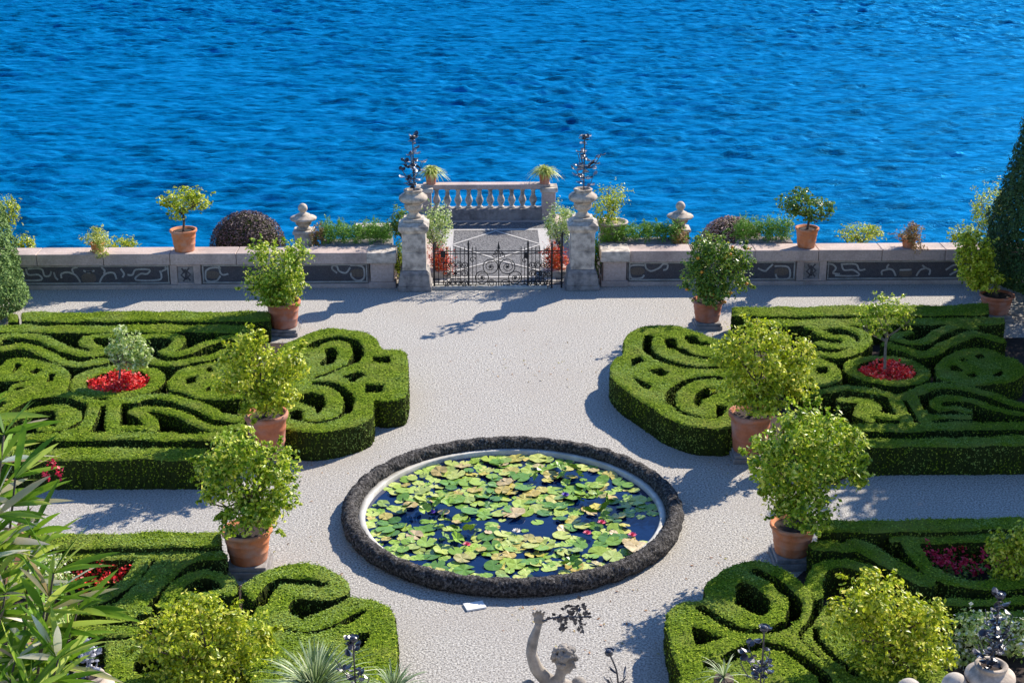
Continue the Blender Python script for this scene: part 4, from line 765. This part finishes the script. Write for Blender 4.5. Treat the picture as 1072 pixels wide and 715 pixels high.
# white flowering and other shrubs in near beds
b=P(42,628); Yb=b[1]; shrub('flowering_shrub','pale flowering shrub behind the oleander, left of the near red flowers',b,[blob(42,600,Yb,58,42),blob(62,612,Yb-.1,30,30)],2600,.05,'variegated',61,flowers=('whiteflower',220,.07),trunk=.02)
b=P(1065,625); Yb=b[1]; shrub('yellow_shrub','yellow-green shrub at the right edge beside the crimson bed',b,[blob(1062,585,Yb,52,56),blob(1046,572,Yb,30,30),blob(1075,565,Yb,40,36)],2800,.07,'citrusy',62,trunk=.03)
b=P(1040,690); Yb=b[1]; shrub('flowering_shrub','white flowering shrub behind the stone urn at the bottom right',b,[blob(1025,662,Yb,60,40),blob(1060,668,Yb,50,44),blob(1000,690,Yb,50,40)],2600,.07,'variegated',63,flowers=('whiteflower',420,.06),trunk=.02)
b=P(60,690); Yb=b[1]; shrub('flowering_shrub','white flowering shrub low at the bottom left, behind the steel leaves',b,[blob(40,655,Yb,70,36),blob(65,690,Yb,70,40)],2200,.07,'variegated',64,flowers=('whiteflower',320,.06),trunk=.02)
# ================================================================ CYPRESSES and off-frame shade trees
def cone_tree(name,label,x,y,h,r,mat,seed,n=15000,base=.15,spray=.11,ex=.72):
    rng=np.random.default_rng(seed); t=thing(name,label,'tree',(x,y,0)); MB().tube([(0,0,0),(0,0,h*.5),(0,0,h*.93)],[.14,.09,.02],8).build('trunk',M['bark'],t,True)
    u=rng.random(n)**.75; z=base+(h-base)*(1-u) if False else base+(h-base)*(1-np.sqrt(rng.random(n)))
    a=rng.random(n)*6.283; tz=(z-base)/(h-base); rad=r*np.power(np.clip(1-tz,0,1),ex)*np.clip(.72+tz*6,0,1); lump=1+.025*np.sin(a*5+z*3)+.025*np.sin(a*9-z*5)+.02*np.sin(a*17+z*11)
    rr=rad*lump*(1-.22*rng.random(n)**2)+rng.normal(0,.02,n); C=np.stack([rr*np.cos(a),rr*np.sin(a),z],1); Nn=np.stack([np.cos(a),np.sin(a),np.full(n,.5)],1)
    v,f=leaves(C,Nn,spray,rng,.5,.3,.5); link('crown',mesh_np('crown',v,[f],[M[mat]]),t); return t
cone_tree('cypress','dark green clipped conical cypress at the right edge by the parapet',15.2,36.2,7.8,2.75,'cypress',71,90000,base=.5,spray=.09,ex=.45)
cone_tree('cypress','grey-green clipped conical cypress at the left edge by the parapet',-12.75,35.6,5.4,1.72,'cypresspale',72,38000,spray=.09,ex=.45)
shrub('evergreen_tree','broad evergreen tree beyond the right edge, shading the path',(14.6,30.6),[(14.5,31.0,5.6,2.2,2.2,1.9),(14.2,30.2,3.9,2.0,2.0,1.4),(16.2,31.4,5.0,2.0,2.2,2.0)],14000,.3,'cypress',73,'tree',None,.22,clumps=70,shell=.3)
shrub('evergreen_tree','second evergreen tree beyond the right edge, shading the near bed',(13.2,26.2),[(13.2,26.2,4.9,1.9,1.8,1.6),(14.4,27.4,5.8,1.8,1.7,1.5),(14.6,25.6,3.6,1.8,1.7,1.4),(13.0,28.3,6.3,1.8,1.8,1.5)],13000,.28,'cypress',74,'tree',None,.22,clumps=60,shell=.3)
shrub('evergreen_tree','third evergreen tree beyond the right edge, behind the right cypress',(16.8,34.2),[(16.6,34.6,5.2,2.1,2.1,1.7),(15.6,33.6,4.2,1.6,1.6,1.4),(16.9,35.6,6.6,1.7,1.7,1.5)],16000,.28,'cypress',75,'tree',None,.2,clumps=60,shell=.3)
# ================================================================ PLANTS BY THE WALL
zc=.962
def wallpot(px,py,rim,poth,blobs,label,seed,mat,n=1700):
    b=P(px,py,zc); b=(b[0],WY+.27); potted_tree(b,zc,rim,poth,[blob(x,y,b[1],w,h) for x,y,w,h in blobs],n,.085,mat,label,0,seed,trunk=.035,group='small potted trees on the parapet coping',clumps=26,lim=10)
wallpot(193.5,262,.70,.56,[(192,212,44,26),(176,210,26,22),(210,210,28,24),(195,202,30,14),(186,224,26,14)],'small flat-topped citrus in a terracotta pot on the coping, left of the gate',81,'citrusy')
wallpot(845,260,.62,.52,[(843,215,46,26),(826,213,28,24),(864,218,26,24),(840,204,28,14),(850,226,30,12)],'small flat-topped citrus in a terracotta pot on the coping, right of the gate',82,'citrusd',2000)
def hangplant(px,label,seed,mat,w):
    x=V(px,262,WY+.25)[0]; t=thing('trailing_plant',label,'potted plant',(x,WY+.2,zc),0,'trailing pot plants on the coping'); pot_mesh(.20,.24).build('pot',M['terra'],t,True)
    foliage('foliage',[(0,-.02,.34,w,.35,.22),(.15,-.25,.10,w*.6,.14,.25),(.05,-.02,.5,w*.5,.2,.2)],1500,.055,mat,t,seed,22,.4); blades('stems',(0,0,.2),110,.55,.014,mat,t,seed,.8,.55)
hangplant(103,'trailing grassy plant with pink spikes in a terracotta pot on the left coping',83,'spider',.42)
hangplant(950,'reddish trailing plant spilling over the right coping',84,'reddish',.42)
def dome(label,px,py,wpx,Y,mat,seed,n=11000):
    c=blob(px,py,Y,wpx,wpx); R=c[3]; rng=np.random.default_rng(seed); t=thing('clipped_dome_shrub',label,'shrub',(c[0],Y,0)); MB().tube([(0,0,0),(0,0,c[2])],.07,8).build('trunk',M['bark'],t)
    u=rng.normal(0,1,(n,3)); u/=np.linalg.norm(u,axis=1,keepdims=True); C=u*R*(1-.10*rng.random((n,1))**2)*np.array([1,1,.92])+rng.normal(0,.012,(n,3))+np.array([0,0,c[2]])
    v,f=leaves(C,u,.06,rng,.55,.3,.5); link('crown',mesh_np('crown',v,[f],[M[mat]]),t)
    MB().ball((0,0,c[2]),R*.86,20,12).build('inner_growth',M['hedgeshade'],t,True)
dome('dark purple-brown dome-clipped shrub behind the left parapet',259.5,257,78,39.75,'purple',85)
dome('pinkish-brown flatter dome shrub behind the right parapet',765,257,66,39.75,'pinkleaf',86,8000)
for px,l in ((318,'left'),(711.5,'right')):
    p=V(px,240,39.3); t=thing('stone_finial','pale lidded stone vase finial topped by a ball, behind the '+l+' parapet','finial',(p[0],39.3,0),0,'stone vase finials')
    MB().box((0,0,.56),(.46,.46,1.12)).build('pedestal',M['stone'],t,bevel=.02); MB().box((0,0,1.16),(.54,.54,.08)).build('pedestal_cap',M['stone'],t,bevel=.015)
    pr=[(.19,0),(.19,.05),(.15,.08),(.14,.11),(.19,.15),(.21,.20),(.20,.23),(.235,.26),(.34,.32),(.355,.36),(.33,.39),(.24,.42),(.20,.46),(.14,.50),(.08,.54),(.07,.56)]
    pr=[(a*1.0,b*.86) for a,b in pr]; MB().lathe((0,0,1.20),pr,28).build('vase',M['cream'],t,True); MB().ball((0,0,1.20+.58),.125,16,10).build('ball',M['cream'],t,True)
def strip(label,px0,px1,Y,z0,z1,mat,seed,n,leaf=.06,depth=.35,group='green planting strips behind the parapet',flowers=None):
    x0,x1=V(px0,250,Y)[0],V(px1,250,Y)[0]; t=thing('planting_strip',label,'planting',((x0+x1)/2,Y,0),0,group); k=max(2,int((x1-x0)/.35)); w=(x1-x0)
    MB().box((0,0,z0/2),(w,depth*1.6,z0)).build('planter_bed',M['greystone'],t)
    rng=np.random.default_rng(seed); nb=[(-w/2+w*(i+.5)/k,rng.normal(0,.04),z0+(z1-z0)*.45,w/k*.75,depth,(z1-z0)*.6*rng.uniform(.8,1.15)) for i in range(k)]
    foliage('foliage',nb,n,leaf,mat,t,seed,60+k*5,.3,.35)
    if flowers: foliage('blossoms',nb,flowers[1],.06,flowers[0],t,seed+3,k*3,.95,.8)
strip('bright green low planting strip behind the left parapet, beside the left pillar',336,411,38.95,.95,1.52,'lavender',87,9000)
strip('green low planting strip behind the right parapet, between the right pillar and the citrus tub',628,712,38.95,.95,1.48,'lavender',88,9500)
strip('green low planting strip behind the right parapet, left of the small potted citrus',770,828,38.95,.95,1.55,'lavender',89,7000)
def bush(label,px,py,w,h,Y,mat,seed,n=1500,leaf=.065,name='bush',flowers=None,extra=(),**k):
    bl=[blob(px,py,Y,w,h),blob(px-w*.25,py+h*.1,Y-.1,w*.5,h*.6),blob(px+w*.25,py-h*.1,Y+.05,w*.5,h*.6)]+[blob(*e) for e in extra]
    return shrub(name,label,(bl[0][0],Y),bl,n,leaf,mat,seed,'bush',None,.025,flowers=flowers,**k)
bush('dark green bush between the left parapet end and the left pillar',420,234,26,34,38.9,'citrusd',90,1600)
bush('green leaves low between the left end block and the left pillar',418,272,10,44,38.5,'citrus',91,700)
bush('pale leafy bush against the right side of the left pillar, with small white flowers',457,236,34,48,38.9,'variegated',92,1900,flowers=('whiteflower',60,.05))
bush('white variegated bush left of the right pillar',586,234,34,46,38.9,'variegated',93,2000)
bush('yellow-green bush with tall grey twigs behind the right pillar',635,222,34,42,39.2,'citrusy',94,1700,extra=((640,205,39.4,40,30),))
bush('low green bush between the right pillar and the right end block',623,270,14,46,38.5,'lavender',95,900)
bush('dark reddish bush behind the coping, beside the far left citrus crown',333,248,18,26,38.8,'reddish',96,700)
bush('brown-red bush on the right coping beside the far right citrus crown',712,250,18,24,38.7,'reddish',97,700)
bush('small yellow-green shrub behind the left parapet, beside the trailing pot',128,258,34,22,39.6,'citrusy',98,1100)
bush('low yellow-green spreading bush behind the right parapet',902,245,46,22,39.6,'citrusy',99,1400)
bush('round yellow-green tree crown behind the right cypress',1038,218,44,52,39.6,'citrusy',100,1900)
bush('low yellow bush behind the right parapet, next to the cypress',1010,247,36,26,39.6,'citrusy',101,1000)
bush('yellow-green shrub behind the left cypress, upper one',8,222,26,40,39.6,'citrusy',102,1300)
bush('small yellow-green shrub low behind the left cypress',26,256,22,22,39.6,'citrusy',103,800)
for px,l,s in ((460,'left',104),(580,'right',105)):
    c=V(px,285,39.0); t=thing('flower_trough','orange-red flowers in a trough behind the '+l+' end of the iron gate','flowers',(c[0],39.0,0))
    MB().box((0,0,.09),(.62,.7,.18)).build('trough',M['stone'],t,bevel=.01); foliage('blossoms',[(0,0,.5,.36,.3,.40),(.1,0,.3,.34,.34,.3)],2600,.05,'orange',t,s,40,.3)
tag(MB().box((V(391,237,40.3)[0],40.3,.52),(1.0,.4,1.04)).build('stone_bench',M['stone'],bevel=.02),'pale flat stone slab behind the green strip left of the gate','stone bench')
x=V(641,238,39.2)[0]; tag(pot_mesh(.42,.40,(x,39.2,1.0)).build('stone_planter',M['pink'],None,True),'round pinkish planter bowl behind the right pillar','planter')
tag(MB().box((x,39.25,.5),(.7,.5,1.0)).build('planter_block',M['stone'],bevel=.02),'plain stone block under the round planter bowl','pedestal')
# ================================================================ NEAR EDGE: urns, statue, metal flowers
NY=15.0
def ped(x,zt,label,w=.6,name='stone_pedestal'):
    t=thing(name,label,'pedestal',(x,NY,0),0,'pedestals along the near balustrade'); MB().box((0,0,.1),(w+.2,w+.2,.2)).build('base',M['stone'],t,bevel=.02); MB().box((0,0,(zt-.12+.2)/2),(w,w,zt-.32)).build('shaft',M['stone'],t,bevel=.02)
    MB().box((0,0,zt-.06),(w+.14,w+.14,.12)).build('cap',M['stone'],t,bevel=.02)
tag(MB().box((0,NY,.45),(30,.35,.9)).build('garden_wall',M['greystone']),'low stone wall closing the near side of the garden','wall')
def near_urn(px,py,label,plabel,s=.72):
    p=V(px,py,NY); zt=p[2]-.73*s-.0; ped(p[0],zt,plabel,.5); t=thing('stone_urn',label,'urn',(p[0],NY,zt+.002)); MB().lathe((0,0,0),urn_profile(s),36).build('bowl',M['cream'],t,True)
    MB().lathe((0,0,0),[(.01,.67*s),(.17*s,.66*s)],16,False).build('soil',M['soil'],t); return p
p=near_urn(1038,695,'cream stone urn with a rolled rim at the bottom right corner','pedestal under the bottom right urn')
metal_plant((p[0],NY,p[2]-.05),.92,'dark metal thistle with many blue-grey leaves in the bottom right urn',10,111,.85,nl=60)
p=near_urn(92,706,'pale pinkish stone urn at the bottom left corner, behind the oleander','pedestal under the bottom left urn')
metal_plant((p[0],NY,p[2]-.05),.55,'steel stem with round grey leaves in the bottom left urn',9,112,.7,False,mat='steel',nl=44)
for px,py,l in ((1000,716,'rounded stone ball just left of the bottom right urn'),(952,722,'rounded stone ball at the bottom edge, below the yellow citrus bush')):
    q=V(px,py,NY); t=thing('stone_ball',l,'stone ball',(q[0],NY,q[2]-.16)); MB().ball((0,0,.13),(.155,.155,.165),18,12).build('ball',M['stone'],t,True); MB().lathe((0,0,-.1),[(.1,0),(.1,.05),(.07,.09),(.08,.13)],16).build('neck',M['stone'],t,True)
    ped(q[0],q[2]-.26,'pedestal under the '+l,.35)
def near_flower(px,pyb,pytop,label,plabel,seed,kind,nl,shape='disc',lean=0,s=.8):
    a=V(px,pyb,NY); c=V(px,pytop,NY); near=a[2]; u=thing('stone_urn','urn holding the '+label,'urn',(a[0],NY,near-.55)); MB().lathe((0,0,0),urn_profile(.72),24).build('bowl',M['cream'],u,True); ped(a[0],near-.552,plabel,.5)
    return metal_plant((a[0],NY,near-.1),c[2]-near+.1,label,kind,seed,s,nl=nl,leafshape=shape,lean=lean)
near_flower(372,722,669,'dark metal thistle in front of the lower left box scroll','pedestal below the metal thistle left of centre',113,7,26)
near_flower(796,722,658,'dark metal thistle in front of the lower right box scroll','pedestal below the metal thistle right of centre',114,7,30)
near_flower(652,730,683,'dark metal bloom with long leaves beside the statue','pedestal below the metal bloom by the statue',115,4,5,'long',-.25)
def spiky(px,py,label,seed,n,l,s=.02):
    c=V(px,py,NY+.8); t=thing('spiky_grass',label,'grass plant',(c[0],NY+.8,0),0,None); MB().tube([(0,0,0),(0,0,c[2]-.05)],[.16,.12],8).build('stem',M['bark'],t); blades('leaves',(0,0,c[2]-.05),n,l,s,'yucca',t,seed,.75,.42)
spiky(330,722,'pale spiky grass clump at the bottom, left of the metal thistle',121,300,1.0,.03)
spiky(412,722,'smaller spiky grass clump at the bottom, right of the metal thistle',122,110,.62,.022)
spiky(758,705,'few pale grass blades in front of the lower right box scroll',123,26,.52)
# ---- statue (seen from behind, one arm raised with a metal branch)
SY=NY
def sv(px,py,dy=0): p=V(px,py,SY+dy); return np.array([p[0],SY+dy,p[2]])
hand=sv(564,652); elbow=sv(556,683,.03); shL=sv(573,712,.05); neck=sv(586,708,.03); headc=sv(591,690,.02); shR=sv(606,716,.06)
st_=thing('stone_statue','weathered stone youth seen from behind, left arm raised holding a dark metal branch','statue',(neck[0],SY,0))
Of=(neck[0],SY,0)
mb=MB(); zt=shL[2]
def T(pts,r,seg=12): mb.tube(smoothpts(pts,4),list(np.interp(np.linspace(0,1,4*(len(pts)-1)+1),np.linspace(0,1,len(r)),r)),seg)
wr=hand+(elbow-hand)*.16
T([shL,(shL+elbow)/2+np.array([-.03,0,-.02]),elbow],[.085,.078,.06]); T([elbow,(elbow+wr)/2+np.array([-.012,0,0]),wr,hand],[.062,.062,.042,.045])
mb.ball(shL,(.10,.09,.09)); mb.ball(elbow,.062)
mb.ball(hand+np.array([0,0,.045]),(.062,.034,.065))      # palm
for k,(dx,l) in enumerate(((-.050,.10),(-.018,.125),(.014,.128),(.046,.105))):
    b0=hand+np.array([dx,0,.09]); T([b0,b0+np.array([dx*.25,-.012,l*.5]),b0+np.array([dx*.35+.006,-.045,l*.72])],[.015,.014,.011],8)
T([hand+np.array([.045,-.005,.02]),hand+np.array([.085,-.02,.05]),hand+np.array([.105,-.02,.095])],[.020,.017,.013],8)
T([neck+np.array([0,.02,-.12]),neck,headc+np.array([-.01,0,-.06])],[.10,.062,.068])
pel=np.array([neck[0]+.02,SY+.02,zt-.58]); che=np.array([neck[0]+.0,SY+.03,zt-.20])
T([neck+np.array([0,.03,-.07]),che,np.array([neck[0]+.01,SY+.02,zt-.40]),pel],[.11,.185,.145,.175],16); mb.ball(che+np.array([0,0,.06]),(.24,.14,.16)); mb.ball(pel,(.19,.15,.15))
T([shR,shR+np.array([.07,.02,-.26]),shR+np.array([.02,.16,-.48])],[.085,.068,.05]); mb.ball(shR,.092); mb.ball(shR+np.array([.02,.19,-.5]),(.04,.06,.05))
for s,dy in ((-1,.0),(1,.05)):
    hp=pel+np.array([s*.09,0,-.04]); kn=np.array([pel[0]+s*.12,SY+dy+.06,zt-1.0]); an=np.array([pel[0]+s*.11,SY+dy,zt-1.42]); T([hp,(hp+kn)/2,kn],[.12,.10,.07]); T([kn,(kn+an)/2+np.array([0,-.03,.05]),an],[.068,.068,.042]); mb.ball(an+np.array([s*.02,.07,-.04]),(.05,.12,.035))
# head, looking to the right and slightly down
hd=MB(); hd.ball((0,0,0),(.092,.078,.112),20,14); hd.ball((.055,0,-.045),(.055,.052,.062)); hd.tube([(.085,0,.02),(.118,0,-.018),(.10,0,-.03)],[.012,.02,.014],8); hd.tube([(.09,0,-.052),(.108,0,-.058)],[.022,.010],8); hd.ball((.078,0,-.09),(.03,.03,.025))
for s in(-1,1): hd.ball((-.005,s*.076,-.01),(.022,.012,.034)); hd.ball((.078,s*.032,.018),(.014,.014,.012)); hd.tube([(.07,s*.05,.036),(.092,s*.025,.04)],[.01,.012],6)
Rm=Matrix.Rotation(math.radians(-20),3,'Z')@Matrix.Rotation(math.radians(24),3,'Y'); mb.add([tuple(Rm@(Vector(v)*1.22)+Vector(headc)) for v in hd.v],hd.f)
body=mb.build('body',M['statue'],st_,True,offset=Of); md=body.modifiers.new('remesh','REMESH'); md.mode='VOXEL'; md.voxel_size=.009; md.use_smooth_shade=True; sm=body.modifiers.new('smooth','SMOOTH'); sm.factor=.5; sm.iterations=3
hr=MB(); rng=np.random.default_rng(9)
for k in range(150):
    u=rng.normal(0,1,3); u/=np.linalg.norm(u)
    if u[0]>.35 and u[2]<.55: continue
    if u[2]<-.75: continue
    c=Rm@Vector((u[0]*.122-.015,u[1]*.112,u[2]*.142+.015)); r=rng.uniform(.016,.034); c=c*rng.uniform(.92,1.10); hr.ball(tuple(Vector(headc)+c),(r*1.1,r,r*.85),8,6)
for q in((.0,0,.14),(.03,0,.15),(-.06,.02,.12),(.085,.0,.10),(.105,.03,.07)): c=Rm@Vector(q); hr.ball(tuple(Vector(headc)+c),.036,8,6)
hair=hr.build('hair',M['statue'],st_,True,offset=Of); md=hair.modifiers.new('remesh','REMESH'); md.mode='VOXEL'; md.voxel_size=.0055; md.use_smooth_shade=True
# drapery over the left shoulder
dr=MB(); c=sv(553,722,.0); dr.ball(c,(.10,.10,.13)); dr.tube([c,c+np.array([.12,.08,-.3]),c+np.array([.2,.1,-.7])],[.11,.16,.12],12)
o=dr.build('drapery',M['statue'],st_,True,offset=Of); md=o.modifiers.new('remesh','REMESH'); md.mode='VOXEL'; md.voxel_size=.015; md.use_smooth_shade=True
ped(Of[0],zt-1.475,'pedestal under the stone statue',.55)
br=thing('metal_branch','dark metal leafy branch held in the raised hand of the statue','metal branch',tuple(hand+np.array([.10,-.03,.06])))
stem=smoothpts([(-.06,.0,-.02),(.05,0,.02),(.22,0,.035),(.36,0,.03),(.46,0,.035)],4); mb=MB().tube(stem,.010,5)
for e in ((.20,.30,.0,.13),(.30,.36,.0,.16),(.27,.30,0,-.06),(.12,.16,0,-.09)): mb.tube([(e[0],0,.03),(e[1],0,e[3])],.007,4)
mb.build('stem',M['metal'],br); rng=np.random.default_rng(4)
for k in range(64):
    c=np.array([rng.uniform(.0,.46),rng.normal(0,.03),.03]) if k<24 else np.array([[.22,0,.10],[.35,0,.15],[.34,0,-.07],[.17,0,-.08]][k%4])+rng.normal(0,.028,3); a=rng.random()*6.28; d=np.array([math.cos(a),rng.normal(0,.4),math.sin(a)]); d/=np.linalg.norm(d); w=np.cross(d,[0,1,.2]); l=.068
    MB().add([c,c+d*l*.5+w*l*.36,c+d*l,c+d*l*.5-w*l*.36,c+np.array([0,.006,0])],[(0,1,2,3),(0,1,4),(0,4,3)]).build('leaf',M['metal'],br)
# ================================================================ OLEANDER close on the left, on the upper terrace
tag(MB().box((0,.4,3.93),(30,8.8,7.86)).build('upper_terrace',M['gravel']),kind='structure')
def oleander():
    t=thing('oleander_bush','long-leaved oleander bush close to the viewer at the left edge','shrub',(-1.5,4.1,7.87)); rng=np.random.default_rng(12); mb=MB(); Vg=[];Fg=[];Vp=[];Fp=[]
    tips=[(18,455,4.3),(-5,480,4.4),(30,500,4.2),(10,540,4.1),(45,560,4.15),(-10,590,4.0),(60,640,3.9),(20,620,4.0),(75,690,3.8),(30,690,3.8),(0,660,3.9),(-20,520,4.2),(95,640,3.95),(-15,700,3.8),(45,725,3.7),(12,580,4.05),(-10,440,4.5),(70,600,3.9)]
    for px,py,Yt in tips:
        px-=14
        tip=V(px,py,Yt)-np.array([-1.5,4.1,7.87]); base=np.array([tip[0]*.3-.25,tip[1]*.4,0]); mid=(base*.4+tip*.6)+rng.normal(0,.04,3)-np.array([.06,0,0]); pts=smoothpts([base,mid,tip],6); mb.tube(pts,list(np.linspace(.009,.003,len(pts))),6)
        for k in range(84):
            q=rng.random(); u=len(pts)-1-int(q*9); c=pts[u]; a=rng.random()*6.283; el=rng.uniform(.1,1.2); d=np.array([math.cos(a)*math.cos(el)+.25,math.sin(a)*math.cos(el)*.8,math.sin(el)]); d/=np.linalg.norm(d); l=rng.uniform(.13,.23); w=np.cross(d,rng.normal(0,1,3)); w/=np.linalg.norm(w); n=np.cross(w,d); wd=l*.052
            pale=rng.random()<.18; VV,FF=(Vp,Fp) if pale else (Vg,Fg); b0=len(VV)
            for j,(tt,ww) in enumerate(((0,.2),(.2,.8),(.45,1),(.7,.8),(.88,.4),(1,.02))):
                p=c+d*l*tt-np.array([0,0,.18*l*tt*tt]); VV+= [p-w*wd*ww+n*wd*.25*ww,p,p+w*wd*ww+n*wd*.25*ww]
            for j in range(5): VV_=b0+3*j; FF+=[(VV_,VV_+1,VV_+4,VV_+3),(VV_+1,VV_+2,VV_+5,VV_+4)]
    mb.build('stems',M['bark'],t,True); link('leaves',mesh_np('leaves',np.array(Vg),[np.array(Fg)],[M['oleander']],smooth=True),t); link('bleached_leaves',mesh_np('bleached_leaves',np.array(Vp),[np.array(Fp)],[M['oleanderpale']],smooth=True),t)
    fl=[]; rngs=np.random.default_rng(2)
    for px,py in ((55,485),(62,495),(48,498)): c=V(px,py,4.25)-np.array([-1.5,4.1,7.87]); fl.append((c[0],c[1],c[2],.014,.014,.02))
    foliage('blossoms',fl,60,.012,'crimson',t,9,9,.2,.8)
oleander()
fv=np.random.default_rng(77); cs=[]
for bx,by,n in ((258,600,70),(832,592,80),(279,488,50),(787,482,60),(296,350,30),(742,344,40),(560,380,60),(600,650,50)):
    c=P(bx,by); cs.append(np.stack([c[0]+fv.normal(0,.9,n),c[1]+fv.normal(0,.8,n),np.full(n,.012)],1))
cs=np.concatenate(cs); v,f=leaves(cs,np.tile([0,0,1.],(len(cs),1)),.06,fv,.5,.2,.2)
tag(link('fallen_leaves',mesh_np('fallen_leaves',v,[f],[M['reddish']])),'dry leaves scattered on the gravel around the citrus tubs','leaves',kind='stuff')
S.render.resolution_x=1024; S.render.resolution_y=682
